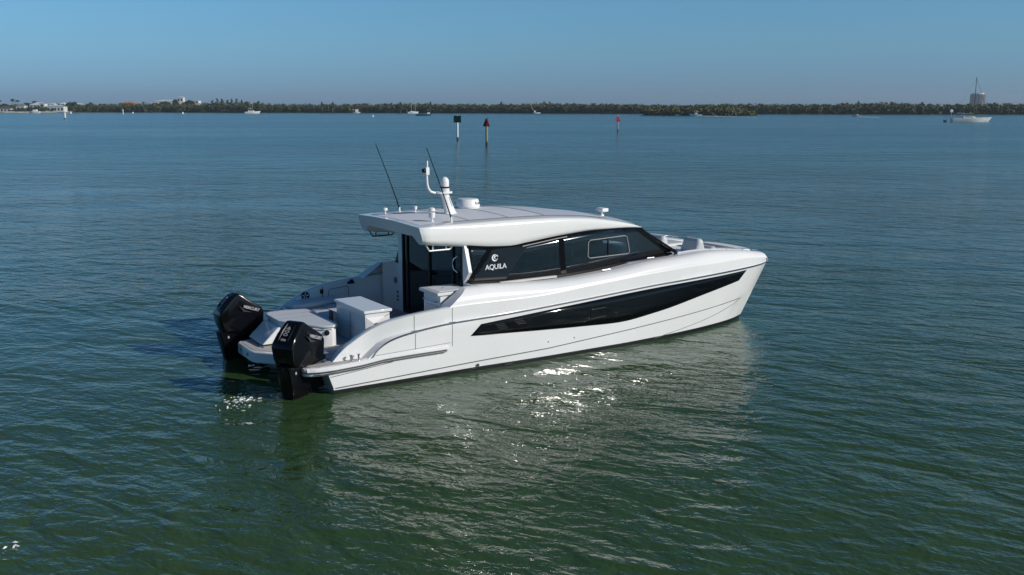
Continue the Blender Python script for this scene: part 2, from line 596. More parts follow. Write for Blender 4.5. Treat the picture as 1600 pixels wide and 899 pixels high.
# hull windows
def window_rows(mirror):
    top = curve([(3.22, 0.995), (5.76, 1.155), (8.47, 1.295), (11.26, 1.355)])
    bot = curve([(2.97, 0.775), (3.2, 0.757), (3.61, 0.738), (5.77, 0.632), (6.85, 0.592), (7.98, 0.69), (9.78, 0.955), (10.97, 1.11)])
    rows_ = []
    n = 60
    for i in range(n + 1):
        s = i / n
        xb, xt = 2.97 + (10.97 - 2.97) * s, 3.22 + (11.26 - 3.22) * s
        r = []
        for q in (0, 0.25, 0.5, 0.75, 1.0):
            x = xb + (xt - xb) * q
            z = bot(xb) + (top(xt) - bot(xb)) * q
            p = V(x, side_y(x, z) - 0.004, z)
            r.append(mir(p) if mirror else p)
        rows_.append(r)
    return rows_
for mr in (False, True):
    o = MB().grid(window_rows(mr)).build('hull_window', M['blackglass'], yacht, True)
    thick(o, 0.012, 0.0)
    if not mr:
        hw = o
b = MB()
def side_pt(x, z, off=0.0): return V(x, skin_y(x, z) - off, z)
ring = [(6.05, 0.80), (6.05, 0.93), (6.09, 0.965), (6.46, 0.985), (6.52, 0.96), (6.52, 0.82), (6.47, 0.785), (6.10, 0.77)]
b.tube([side_pt(x, z, 0.012) for x, z in ring + ring[:1]], 0.008, 6)
b.build('porthole_frame', M['blackmatt'], hw)
for x0_, z0_ in ((3.56, 0.94), (4.02, 0.985)):
    b = MB()
    for k in range(4):
        b.tube([side_pt(x0_ + 0.03 * k, z0_ - 0.035 * k, 0.012), side_pt(x0_ + 0.22 + 0.03 * k, z0_ + 0.005 - 0.035 * k, 0.012)], 0.005, 5)
    b.build('louvre', M['darkline'], hw)

# rub rails
for mr in (False, True):
    for nm, r, dz, off, mm in (('rub_rail', 0.011, 0.0, 0.008, M['steel']), ('rub_strip', 0.010, -0.024, 0.003, M['darkline'])):
        pts = []
        x = 0.72
        while x < 12.46:
            z = z_rl(x) + dz
            pts.append(V(x, side_y(x, min(z, 1.41)) - off, z))
            x += 0.06 if x < 2 else 0.16
        pts.append(V(12.49, 0.69 - off, 1.41 + dz))
        MB().tube([mir(p) for p in pts] if mr else pts, r, 6).build(nm, mm, yacht, True)

# stern ledges along the quarter, platform fingers with rounded noses
for mr in (False, True):
    b = MB()
    rows_ = []
    xs_ = [-0.55, -0.3, 0.0, 0.5, 1.0, 1.5, 2.0, 2.3, 2.42, 2.46]
    for x in xs_:
        k = 0.0 if x > 2.45 else (0.8 if x > 2.4 else 1.0)
        zt = 0.575 if x < 0.6 else 0.62
        zt = 0.575 + 0.075 * min(max((x - 0.3) / 0.8, 0), 1)
        pts = [(0.05, zt + 0.002 + (0.03 if x > 0.9 else 0)), (-0.03 * k, zt + 0.001), (-0.065 * k, zt - 0.03), (-0.07 * k, zt - 0.085), (-0.045 * k, zt - 0.115), (0.04, zt - 0.125)]
        yy = -0.02
        nose = 0.10 if x < -0.5 else (0.02 if x < -0.2 else 0)
        rows_.append([V(x, yy + p[0] + nose, p[1]) for p in pts])
    rows_ = [[mir(p) for p in r] for r in rows_] if mr else rows_
    b.grid(rows_)
    b.face(rows_[0]); b.face(rows_[-1])
    b.build('quarter_ledge', M['gel'], yacht, True, ang=28)
    pts = [V(-0.62, 0.12, 0.50), V(-0.58, 0.02, 0.50), V(-0.45, -0.05, 0.50), V(-0.3, -0.09, 0.50)]
    pts += [V(x, -0.094, 0.580 + 0.075 * min(max((x - 0.3) / 0.8, 0), 1) - 0.08) for x in (0, 0.5, 1.0, 1.5, 2.0, 2.38)]
    MB().tube([mir(p) for p in pts] if mr else pts, 0.013, 6).build('ledge_strip', M['darkline'], yacht, True)
    pts2 = [(p[0], p[1] + 0.012, p[2] - 0.045) for p in pts[2:]]
    MB().tube([mir(p) for p in pts2] if mr else pts2, 0.009, 6).build('ledge_strip', M['darkline'], yacht, True)
    # platform finger outboard of the motor
    outl = [(0.8, -0.02), (-0.3, -0.06), (-0.47, -0.02), (-0.58, 0.06), (-0.61, 0.15), (-0.57, 0.23), (-0.45, 0.27), (-0.18, 0.30), (-0.06, 0.36), (0.0, 0.5), (0.02, 1.15), (0.8, 1.15)]
    outl = [(x, y - HB) for x, y in outl]
    if mr: outl = [(x, -y) for x, y in outl][::-1]
    b = MB().prism(outl, 0.42, 0.572)
    bevel(b.build('stern_platform', M['gel'], yacht), 0.03, 3, 50)
    pad = [(0.74, -0.01), (-0.3, -0.01), (-0.46, 0.08), (-0.52, 0.15), (-0.44, 0.21), (-0.1, 0.26), (0.05, 0.36), (0.10, 0.9), (0.62, 0.9)]
    pad = [(x, y - HB) for x, y in pad]
    if mr: pad = [(x, -y) for x, y in pad][::-1]
    MB().prism(pad, 0.5725, 0.594).build('platform_mat', M['platgrey'], yacht)
    for x in (0.36, 0.52):
        c = V(x, 0.07, 0.594)
        if mr: c = mir(c)
        MB().lathe([(0.035, 0), (0.035, 0.01), (0.018, 0.02), (0.018, 0.10), (0.032, 0.11), (0.032, 0.125), (0.01, 0.13)], c, 12).build('mooring_post', M['steel'], yacht, True)

# bulwarks of the cockpit (inner skins and cap)
for mr in (False, True):
    rows_ = []
    xs_ = list(np.arange(0.16, 3.33, 0.06))
    for x in xs_:
        zt = z_cr(x)
        yo = side_y(x, min(zt, 1.41)) + rec(x)
        r = [V(x, yo - 0.002, zt), V(x, yo + 0.03, zt + 0.012), V(x, yo + 0.15, zt + 0.010), V(x, yo + 0.18, zt - 0.012), V(x, yo + 0.20, 0.57)]
        rows_.append([mir(p) for p in r] if mr else r)
    b = MB().grid(rows_)
    b.face(rows_[0])
    b.build('bulwark', M['gel'], yacht, True, ang=50)
# seams of the side gate and catches
for mr in (False, True):
    for x, z0 in ((1.70, 0.66), (2.54, 0.62)):
        pts = [side_pt(x, z0 + (z_cr(x) - z0) * q, 0.001) for q in np.linspace(0, 1.0, 12)]
        MB().tube([mir(p) for p in pts] if mr else pts, 0.006, 5).build('gate_seam', M['seam'], yacht)
        c = side_pt(x, z_rl(x), 0.0)
        if mr: c = mir(c)
        MB().box((c[0] - 0.06, c[1] - 0.022, c[2] - 0.025), (c[0] + 0.06, c[1] + 0.022, c[2] + 0.02)).build('gate_catch', M['steel'], yacht)
    pts = [side_pt(x, 0.655 + 0.04 * (x - 0.8) / 1.7, 0.001) for x in np.linspace(0.8, 2.5, 12)]
    MB().tube([mir(p) for p in pts] if mr else pts, 0.005, 5).build('gate_seam', M['seam'], yacht)
    pts = [side_pt(x, 0.36 + 0.12 * ((x + 0.1) / 1.3) , 0.002) for x in np.linspace(-0.1, 1.2, 8)]
    MB().tube([mir(p) for p in pts] if mr else pts, 0.006, 5).build('ledge_strip', M['darkline'], yacht)
    for x in (3.22, 3.49):
        c = V(x, side_y(x, 1.36) + 0.045, 1.36)
        c = mir(c) if mr else c
        MB().lathe([(0.02, -0.01), (0.02, 0.012), (0.008, 0.016)], c, 10, axis=(0, 1 if mr else -1, 0)).build('drain_fitting', M['seam'], yacht)

# cockpit floor
b = MB().prism([(0.3, 0.24 - HB), (3.35, 0.24 - HB), (3.35, 4.16 - HB), (0.3, 4.16 - HB)], 0.50, 0.585)
b.build('cockpit_floor', M['platgrey'], yacht)

# side decks and shoulders
z_sh = curve([(2.4, 1.745), (3.05, 1.745), (3.3, 1.75), (4.0, 1.72), (5.35, 1.665), (6.8, 1.73), (7.94, 1.845), (9.16, 1.90), (9.8, 1.925), (11.0, 1.85), (11.94, 1.72), (12.4, 1.63)])
def shoulder(x):
    zt, zs = z_cr(x), z_sh(x)
    yc = side_y(x, 1.41) + 0.006
    yc = min(yc, CY)
    d = zs - zt
    w_ = 0.36 if x < 3.2 else 0.36 + 0.37 * min(1, (x - 3.2) / 0.2)
    kx = max(0.0, (3.4 - x) / 0.93)
    pts = [(yc, zt - 0.002), (yc + 0.012, zt + 0.022), (yc + 0.035, zt + 0.30 * d + 0.02), (yc + 0.085, zt + 0.62 * d + 0.02), (yc + 0.16, zt + 0.88 * d + 0.01),
           (yc + 0.25, zs + 0.002), (yc + 0.34, zs + 0.004), (yc + w_, zs + 0.004 if w_ < 0.4 else zs - 0.05)]
    return [V(x + 1.5 * (z - 1.42) * kx, y, z) for y, z in pts]
for mr in (False, True):
    rows_ = []
    for x in list(np.arange(2.47, 3.4, 0.06)) + list(np.arange(3.4, 9.31, 0.15)):
        r = refine(shoulder(x), 4)
        rows_.append([mir(p) for p in r] if mr else r)
    b = MB().grid(rows_)
    e0 = rows_[0][-1]
    b.face(list(rows_[0]) + [(rows_[0][0][0] - 0.01, e0[1], 1.40)])
    o = b.build('side_deck', M['gelsoft'], yacht, True, ang=40)
    # inboard face of the moulding where it ends at the cockpit
    rows_ = []
    for x in np.arange(2.47, 3.31, 0.06):
        p = shoulder(x)[-1]
        r = [p, (p[0], p[1] + 0.005, 0.58)]
        rows_.append([mir(q) for q in r] if mr else r)
    MB().grid(rows_).build('wing_panel', M['gel'], yacht, True)

# foredeck
zd_ = curve([(9.2, 1.80), (10.5, 1.73), (12.4, 1.655)])
rows_ = []
for x in list(np.arange(9.25, 12.41, 0.12)) + [12.41]:
    st = shoulder(x)
    w = min(1, max(0, (x - 11.6) / 0.8))
    ymid = HB
    zdk = zd_(x)
    zs = z_sh(x)
    half = []
    for k, p in enumerate(st): half.append(Vector(p))
    y0 = st[-1][1]
    lip = Vector((x, y0 + 0.05, max(zs - 0.02, zdk)))
    dk0 = Vector((x, y0 + 0.10, zdk))
    dk1 = Vector((x, y0 + (0 - y0) * 0.5, zdk + 0.008))
    dk2 = Vector((x, 0, zdk + 0.012))
    half += [lip, dk0, dk1, dk2]
    full = half + [Vector((p.x, -p.y, p.z)) for p in half[:-1][::-1]]
    bulge = 0.22 * w
    rows_.append([(p.x + bulge * (1 - (p.y / 1.5) ** 2 if abs(p.y) < 1.5 else 0), p.y, p.z) for p in full])
last = rows_[-1]
for dx, k in ((0.05, 0.10), (0.085, 0.35), (0.09, 0.7), (0.07, 1.0)):
    rows_.append([(x + dx, y * (1 - 0.0 * k), z + (1.40 - z) * k) for x, y, z in last])
rows_.append([(x - 0.10, y * 0.86, 1.37) for x, y, z in last])
rows_.append([(x - 0.9, y * 0.6, 1.10) for x, y, z in last])
b = MB().grid(rows_)
b.build('foredeck', M['gelsoft'], yacht, True, ang=40)
b = MB()
mrows = []
for x in np.arange(10.95, 12.2, 0.15):
    z = zd_(x) + 0.020
    yy = 1.05 - 0.35 * max(0, (x - 11.2))
    mrows.append([(x, -yy, z), (x, -yy * 0.4, z + 0.004), (x, yy * 0.4, z + 0.004), (x, yy, z)])
thick(MB().grid(mrows).build('foredeck_mat', M['foregrey'], yacht, True), 0.012)
# seats ahead of the windscreen
for sx, sy, dz in ((10.42, 2.85, -0.20), (10.36, 1.42, -0.11)):
    b = MB()
    b.box((sx + 0.05, sy - 0.36 - HB, 1.60), (sx + 0.90, sy + 0.36 - HB, 1.80))
    s = bevel(b.build('lounge_seat', M['greyvinyl'], yacht), 0.06, 3)
    arc = [(-0.16, -0.40), (-0.08, -0.02)] + [(0.15 - 0.12 * math.cos(a), 0.22 + 0.13 * math.sin(a)) for a in np.linspace(0, math.pi, 9)] + [(0.34, 0.02), (0.44, -0.40)]
    b = MB().prism_y([(sx + p[0], 1.86 + dz + p[1]) for p in arc], sy - 0.30 - HB, sy + 0.30 - HB)
    bevel(b.build('backrest', M['greyvinyl'], s), 0.09, 4, 40)
    arc = [(0.02, -0.30)] + [(0.13 - 0.12 * math.cos(a), 0.0 + 0.11 * math.sin(a)) for a in np.linspace(0, math.pi, 9)] + [(0.30, -0.30)]
    b = MB().prism_y([(sx + 0.52 + p[0], 1.86 + dz + p[1]) for p in arc], sy - 0.27 - HB, sy + 0.27 - HB)
    bevel(b.build('headrest', M['greyvinyl'], s), 0.06, 4, 40)
# foredeck fittings
for x, y in ((11.75, 0.60), (12.05, 1.45), (11.75, 3.80), (8.2, 0.42), (6.75, 0.27)):
    z = (z_sh(x) if y < 0.9 or y > 3.5 else zd_(x)) + 0.012
    if x > 11.5 and y < 0.9: z -= 0.05
    c = V(x, y, z)
    b = MB().lathe([(0.022, 0), (0.014, 0.03)], (c[0] - 0.05, c[1], c[2]), 8).lathe([(0.022, 0), (0.014, 0.03)], (c[0] + 0.05, c[1], c[2]), 8)
    b.tube([(c[0] - 0.11, c[1], c[2] + 0.028), (c[0] + 0.11, c[1], c[2] + 0.028)], 0.009, 8)
    b.build('deck_cleat', M['steel'], yacht, True)

# ---- roof
zb = curve([(2.2, 2.62), (2.4, 2.60), (3.2, 2.51), (4.0, 2.42), (4.45, 2.40), (4.85, 2.44), (5.84, 2.545), (6.75, 2.60), (7.6, 2.60), (8.15, 2.585)])
zt_e = curve([(2.2, 2.985), (2.85, 3.01), (4.1, 3.015), (5.35, 3.0), (6.4, 2.945), (7.3, 2.82), (7.9, 2.69), (8.18, 2.605)])
zt_c = curve([(2.2, 3.02), (3.4, 3.055), (4.6, 3.065), (5.6, 3.05), (6.4, 2.99), (7.3, 2.88), (7.9, 2.76), (8.18, 2.68)])
def roof_section(x):
    b_, e, c = zb(x), zt_e(x), zt_c(x)
    h = e - b_
    inn = 0.0 if x < 6.8 else 0.10 * ((x - 6.8) / 1.4) ** 1.5
    cut = 0.035 * max(0, 1 - (x - 2.2) / 0.12)
    tb = max(0.0, 1 - (x - 2.2) / 1.2)
    lift = max(0.03, min(h - 0.215, 0.2)) if x < 3.4 else 0.03
    pts = [(1.16, b_ + lift), (1.10, b_ + lift), (0.90, b_ + 0.01), (0.80, b_), (0.73 + cut, b_ + 0.02 * min(1, h / 0.3)), (0.660 + cut, b_ + 0.20 * h), (0.645 + cut, b_ + 0.40 * h), (0.642 + cut, b_ + 0.62 * h), (0.655 + cut, b_ + 0.85 * h), (0.71 - 0.05 * tb + cut * 0.7, b_ + 0.965 * h), (0.80 - 0.11 * tb, e - 0.004), (0.86 - 0.10 * tb, e)]
    pts = [(y + inn, z) for y, z in pts]
    y0 = 0.86 + inn
    for q in (0.25, 0.5, 0.75):
        y = y0 + (2.2 - y0) * q
        pts.append((y, e + (c - e) * (1 - (1 - q) ** 2)))
    pts.append((2.2, c))
    return pts
def roof_row(x, bul=1.0):
    half = roof_section(x)
    full = refine([V(x, y, z) for y, z in half], 3)
    full += [mir(p) for p in full[:-1][::-1]]
    bx = 0.22 * min(1, max(0, (x - 6.8) / 1.35)) ** 1.5
    ax = 0.03 * min(1, max(0, (2.6 - x) / 0.4))
    out = []
    for p in full:
        t = 1 - min(1, (abs(p[1]) / 1.45) ** 2)
        low = min(1, max(0, (2.99 - p[2]) / 0.38)) * min(1, max(0, (2.5 - x) / 0.3)) * 0.10
        out.append((p[0] + bx * t + low, p[1], p[2]))
    return out
xs_ = [2.2, 2.201, 2.26, 2.32] + list(np.arange(2.45, 8.16, 0.1)) + [8.18]
rr = [roof_row(x) for x in xs_]
b = MB().grid(rr, closed=True)
b.face(rr[0]); b.face(rr[-1])
roof = b.build('roof', M['roofwhite'], yacht, True, ang=32)

def roof_z(x, y):
    e, c = zt_e(x), zt_c(x)
    inn = 0.0 if x < 6.8 else 0.10 * ((x - 6.8) / 1.4) ** 1.5
    y0 = 0.86 + inn
    ya = y if y <= 2.2 else 4.4 - y
    q = min(1, max(0, (ya - y0) / (2.2 - y0)))
    return e + (c - e) * (1 - (1 - q) ** 2)
def roof_panel(name, x0, x1, y0, y1, m, up=0.006):
    rows_ = []
    for x in np.linspace(x0, x1, max(3, int((x1 - x0) / 0.15))):
        bx = 0.22 * min(1, max(0, (x - 6.8) / 1.35)) ** 1.5
        rows_.append([(x + bx * (1 - min(1, (abs(y - HB) / 1.45) ** 2)), y - HB, roof_z(x, y) + up) for y in np.linspace(y0, y1, 25)])
    return MB().grid(rows_).build(name, m, roof, True)
roof_panel('roof_mat', 2.36, 5.50, 0.96, 3.44, M['nonskid'], 0.004)
roof_panel('sunroof_panel', 5.56, 7.25, 1.02, 3.38, mat('grey sunroof', (0.66, 0.68, 0.71), 0.35))
for y in (1.02, 3.38):
    pts = [(x, y - HB - (0.05 if y < 2 else -0.05), roof_z(x, y) + 0.008) for x in np.linspace(2.9, 7.3, 30)]
    MB().tube(pts, 0.008, 5).build('roof_track', M['seam'], roof)
for x in (3.55, 4.55):
    pts = [(x, y - HB, roof_z(x, y) + 0.0135) for y in np.linspace(0.98, 3.42, 14)]
    MB().tube(pts, 0.004, 5).build('roof_seam', M['seam'], roof)
# grab rails under the overhang
for mr in (False, True):
    z0, z1, y = 2.60, 2.47, 0.82
    b = MB()
    pts = [V(2.42, y, z0), V(2.50, y, z1), V(2.98, y, z1), V(3.06, y, z0 - 0.06)]
    b.tube([mir(p) for p in pts] if mr else pts, 0.016, 8)
    for x in (2.58, 2.90):
        pts = [V(x, y, z0), V(x, y, z1)]
        b.tube([mir(p) for p in pts] if mr else pts, 0.013, 8)
    b.build('grab_rail', M['plastic'] if not mr else M['blackmatt'], roof)

# roof equipment
def roof_pt(x, y, dz=0.0): return V(x, y, roof_z(x, y) + dz)
for y in (0.86 + 0.12, 3.42):
    p = roof_pt(3.12, y)
    b = MB().lathe([(0.03, -0.01), (0.03, 0.02), (0.02, 0.03), (0.02, 0.10), (0.014, 0.11)], p, 10)
    bs = b.build('antenna_base', M['plastic'], yacht, True)
    top = (p[0] - 0.56, p[1], p[2] + 1.56)
    o = MB().tube([(p[0], p[1], p[2] + 0.08), (p[0] - 0.07, p[1], p[2] + 0.28), (p[0] - 0.25, p[1], p[2] + 0.78), top], [0.016, 0.013, 0.010, 0.008], 6).build('whip_antenna', M['black'], bs, True)
def mushroom(x, y, s=1.0, dome=True):
    p = roof_pt(x, y)
    if dome:
        prof = [(0.035 * s, -0.01), (0.035 * s, 0.015), (0.018 * s, 0.02), (0.018 * s, 0.075 * s), (0.055 * s, 0.085 * s), (0.06 * s, 0.115 * s), (0.05 * s, 0.14 * s), (0.02 * s, 0.15 * s)]
    else:
        prof = [(0.04 * s, -0.01), (0.04 * s, 0.012), (0.016 * s, 0.02), (0.018 * s, 0.05 * s), (0.05 * s, 0.07 * s), (0.062 * s, 0.15 * s), (0.062 * s, 0.17 * s), (0.02 * s, 0.175 * s)]
    MB().lathe(prof, p, 16).build('satellite_receiver', M['plastic'], yacht, True)
mushroom(2.60, 3.1, 1.0)
mushroom(2.80, 1.24, 1.15, False)
mushroom(3.30, 2.98, 0.8, False)
p = roof_pt(3.69, 2.90)
MB().lathe([(0.07, -0.01), (0.075, 0.02), (0.07, 0.06), (0.03, 0.085)], p, 16).build('air_vent', M['plastic'], yacht, True)
p = roof_pt(3.15, 1.95)
MB().lathe([(0.06, -0.01), (0.06, 0.01), (0.03, 0.02)], p, 14).build('air_vent', M['plastic'], yacht, True)
# raked mast with camera dome and light arm
p = Vector(roof_pt(3.70, 2.13))
b = MB()
rows_ = []
for t, wx, wy in ((0, 0.19, 0.12), (0.05, 0.14, 0.09), (0.25, 0.11, 0.075), (0.45, 0.10, 0.07), (0.52, 0.12, 0.085)):
    cx_ = p.x + 0.06 - 0.34 * t
    rows_.append([(cx_ + wx * math.cos(a), p.y + wy * math.sin(a), p.z - 0.02 + t) for a in np.linspace(0, 2 * math.pi, 17)[:-1]])
b.grid(rows_, closed=True)
b.face(rows_[-1])
mast = b.build('antenna_mast', M['plastic'], yacht, True)
tx, tz = p.x + 0.06 - 0.34 * 0.5, p.z + 0.46
b = MB().prism([(tx + 0.20 * math.cos(a) * (1.15 if math.cos(a) < 0 else 1), p.y + 0.13 * math.sin(a)) for a in np.linspace(0, 2 * math.pi, 21)[:-1]], tz, tz + 0.04)
b.build('mast_plate', M['plastic'], mast, True)
b = MB().lathe([(0.105, 0.04), (0.105, 0.11), (0.095, 0.115)], (tx + 0.02, p.y, tz), 20)
b.build('dome_base', M['plastic'], mast, True)
MB().lathe([(0.097, 0.115), (0.097, 0.15)], (tx + 0.02, p.y, tz), 20).build('dome_band', M['blackmatt'], mast, True)
MB().lathe([(0.095, 0.15), (0.098, 0.24), (0.092, 0.29), (0.075, 0.33), (0.045, 0.355), (0.012, 0.365)], (tx + 0.02, p.y, tz), 20).build('camera_dome', M['plastic'], mast, True)
arm = [(tx - 0.12, p.y, tz + 0.02), (tx - 0.24, p.y, tz + 0.02), (tx - 0.33, p.y, tz + 0.05), (tx - 0.39, p.y, tz + 0.12), (tx - 0.42, p.y, tz + 0.22), (tx - 0.43, p.y, tz + 0.42)]
MB().tube(arm, 0.027, 10).build('light_arm', M['plastic'], mast, True)
a = arm[-1]
bevel(MB().box((a[0] - 0.04, a[1] - 0.05, a[2]), (a[0] + 0.05, a[1] + 0.05, a[2] + 0.17)).build('light_housing', M['plastic'], mast), 0.012)
MB().lathe([(0.045, 0), (0.05, 0.02), (0.045, 0.05)], (a[0] - 0.05, a[1] - 0.01, a[2] + 0.10), 14, axis=(-1, -0.25, 0)).build('light_lens', M['blackmatt'], mast, True)
MB().lathe([(0.018, 0), (0.018, 0.13), (0.012, 0.14)], (a[0] + 0.02, a[1], a[2] + 0.17), 10).build('anchor_light', M['plastic'], mast, True)
MB().tube([(p.x + 0.14 - 0.34 * q, p.y - 0.10 + 0.015 * q, p.z + q) for q in (0.18, 0.40)], 0.012, 6).build('mast_trim', M['seam'], mast)
# radar dome
p = Vector(roof_pt(4.74, 3.05))
b = MB().lathe([(0.27, 0.01), (0.275, 0.03), (0.29, 0.05), (0.285, 0.09), (0.255, 0.20), (0.235, 0.225), (0.15, 0.235), (0.02, 0.24)], p, 40)
radar = b.build('radar_dome', M['plastic'], yacht, True)
MB().lathe([(0.22, -0.01), (0.262, 0.02)], p, 30).build('radar_base', M['blackmatt'], radar, True)
# lettering wraps around the dome
txt = 'Raymarine'
for i, ch in enumerate(txt):
    ang = R(-78 + i * 9.8)
    nx, ny = math.cos(ang), math.sin(ang)
    rad = 0.2745
    lettering('radar_lettering', ch, 0.082, (p.x + rad * nx, p.y + rad * ny, p.z + 0.135), (-ny, nx, 0), (-nx * 0.27, -ny * 0.27, 1), M['print'], radar, 0.004, bold=0.001)
# horn with two trumpets
p = Vector(roof_pt(7.80, 1.92)) + Vector((0.10, 0, 0))
b = MB().lathe([(0.06, -0.02), (0.05, 0.02), (0.03, 0.04), (0.03, 0.10), (0.05, 0.12)], p, 12)
hn = b.build('signal_horn', M['plastic'], yacht, True)
bevel(MB().box((p.x - 0.10, p.y - 0.14, p.z + 0.10), (p.x + 0.10, p.y + 0.14, p.z + 0.19)).build('horn_body', M['plastic'], hn), 0.02)

# ---- cabin glazing
def glass_z0(x): return z_sh(x) - 0.047
def cab_y(q): return 0.695 + 0.012 * q
cx0, cx1b, cx1t = 3.34, 9.22, 8.12
def side_glass(mr, s0=0.0, s1=1.0, q0=0.0, q1=1.0, off=0.0, n=40, nq=5):
    rows_ = []
    for s in np.linspace(s0, s1, n):
        r = []
        for q in np.linspace(q0, q1, nq):
            xb, xt = cx0 + (cx1b - cx0) * s, cx0 + (cx1t - cx0) * s
            x = xb + (xt - xb) * q
            z = glass_z0(xb) * (1 - q) + (zb(xt) + 0.05) * q
            y = cab_y(q) + 0.05 * max(0, s - 0.75) * 4 - off
            p = V(x, y, z)
            r.append(mir(p) if mr else p)
        rows_.append(r)
    return rows_
cab_o = []
for mr in (False, True):
    cab_o.append(thick(MB().grid(side_glass(mr)).build('side_window', M['glass'], yacht, True), 0.008))
def on_side(x, z, off=0.006, mr=False):
    """point on the cabin side at x and height z"""
    s = (x - cx0) / (cx1b - cx0)
    for _ in range(20):
        xb, xt = cx0 + (cx1b - cx0) * s, cx0 + (cx1t - cx0) * s
        z0, z1 = glass_z0(xb), zb(xt) + 0.05
        q = min(1.1, max(-0.1, (z - z0) / (z1 - z0)))
        xx = xb + (xt - xb) * q
        s += (x - xx) / (cx1b - cx0)
    p = V(x, cab_y(q) + 0.05 * max(0, s - 0.75) * 4 - off, z)
    return mir(p) if mr else p
def side_poly(name, pts, m, mr, parent, off=0.007, t=0.006):
    b = MB()
    b.face([on_side(x, z, off, mr) for x, z in pts])
    return thick(b.build(name, m, parent), t)
for mr, par in zip((False, True), cab_o):
    # opaque black surround painted on the glass: aft panel, pillars, top and bottom bands
    fr = []
    MB().grid(side_glass(mr, 0, 1, 0.93, 1.0, 0.006, 40, 2)).build('window_band', M['frit'], par, True)
    MB().grid(side_glass(mr, 0, 1, 0.0, 0.06, 0.006, 40, 2)).build('window_band', M['frit'], par, True)
    side_poly('window_pillar', [(5.78, 1.70), (5.93, 1.70), (5.86, 2.50), (5.71, 2.50)], M['frit'], mr, par)
    side_poly('window_pillar', [(3.27 + 0.08, 1.78), (3.46, 1.78), (3.98, 2.40), (3.84, 2.42)], M['frit'], mr, par)
    side_poly('window_panel', [(3.48, 1.77), (4.30, 1.73), (4.88, 2.42), (4.0, 2.40)], mat('dark window panel', (0.010, 0.014, 0.020), 0.06, spec=0.3), mr, par, 0.0065)
    side_poly('window_pillar', [(8.93, 1.93), (9.16, 1.93), (8.12, 2.60), (7.90, 2.61)], M['frit'], mr, par)
    # sliding window frame
    ring = [(6.60, 1.99), (6.54, 2.04), (6.55, 2.36), (6.61, 2.405), (7.64, 2.435), (7.71, 2.40), (7.78, 2.05), (7.73, 2.005)]
    MB().tube([on_side(x, z, 0.012, mr) for x, z in ring + ring[:1]], 0.011, 6).build('sliding_window_frame', M['trim'], par, True)
    MB().tube([on_side(x, z, 0.012, mr) for x, z in ((7.13, 2.01), (7.12, 2.41))], 0.016, 6).build('sliding_window_post', M['blackmatt'], par)
    # bright trim under the roof arch
    pts = [on_side(x, zb(x) - 0.004, 0.07, mr) for x in np.linspace(4.7, 5.9, 12)]
    MB().tube(pts, 0.012, 6).build('roof_trim', M['trim'], par, True)
    # maker's lettering and round emblem
    if mr:
        xd, c1, c2 = (-1, 0, 0), on_side(4.04, 2.02, 0.024, True), on_side(4.02, 2.22, 0.022, True)
        up = (0, -0.02, 1)
    else:
        xd, c1, c2 = (1, 0, 0.0), on_side(4.04, 2.02, 0.024), on_side(4.02, 2.22, 0.022)
        up = (0, 0.02, 1)
    lettering('window_lettering', 'AQUILA', 0.155, c1, xd, up, M['silver'], par, 0.004, 0.95, bold=0.001)
    # emblem: a disc with curved feather cuts
    upv = Vector(up).normalized()
    xv = Vector(xd)
    def EM(a, bb): return Vector(c2) + xv * a + upv * bb
    b = MB()
    def arc_band(cx_, cy_, r0, r1, a0, a1, n=14):
        rows2 = []
        for i in range(n + 1):
            t = i / n
            aa = R(a0 + (a1 - a0) * t)
            w = math.sin(math.pi * min(1, max(0.03, t)) ** 0.8) if True else 1
            rm, hw_ = (r0 + r1) / 2, (r1 - r0) / 2 * max(0.08, w)
            rows2.append([EM(cx_ + (rm - hw_) * math.cos(aa), cy_ + (rm - hw_) * math.sin(aa)), EM(cx_ + (rm + hw_) * math.cos(aa), cy_ + (rm + hw_) * math.sin(aa))])
        b.grid(rows2)
    arc_band(0, 0, 0.045, 0.085, 60, 355)
    arc_band(0.012, 0.008, 0.012, 0.040, 40, 300)
    arc_band(0.02, -0.005, 0.045, 0.068, 20, 95)
    thick(b.build('round_emblem', M['silver'], par), 0.003)

# windscreen
rows_ = []
for k in range(25):
    t = -1 + 2 * k / 24
    yb, yt = t * (HB - 0.53), t * (HB - 0.92)
    xb = 9.18 + 0.42 * (1 - t * t)
    xt = 8.14 + 0.22 * (1 - t * t)
    z0 = 1.885
    z1 = roof_z(8.15, HB + yt) - 0.03
    rows_.append([(xb + (xt - xb) * q, yb + (yt - yb) * q, z0 + (z1 - z0) * q) for q in np.linspace(0, 1, 5)])
ws = thick(MB().grid(rows_).build('windscreen', M['glass'], yacht, True), 0.008)
for t in (-0.93, 0.0, 0.93):
    k = []
    for q in np.linspace(0, 1, 6):
        yb, yt = t * (HB - 0.53), t * (HB - 0.92)
        xb, xt = 9.18 + 0.42 * (1 - t * t), 8.14 + 0.22 * (1 - t * t)
        z1 = roof_z(8.15, HB + yt) - 0.03
        k.append((xb + (xt - xb) * q + 0.01, yb + (yt - yb) * q, 1.885 + (z1 - 1.885) * q + 0.012))
    MB().tube(k, 0.045 if t else 0.02, 6).build('windscreen_post', M['frit'], ws, True)
pts = [(9.18 + 0.42 * (1 - t * t) + 0.0, t * (HB - 0.53), 1.90) for t in np.linspace(-1, 1, 25)]
MB().tube(pts, 0.03, 6).build('windscreen_sill', M['gel'], ws, True)

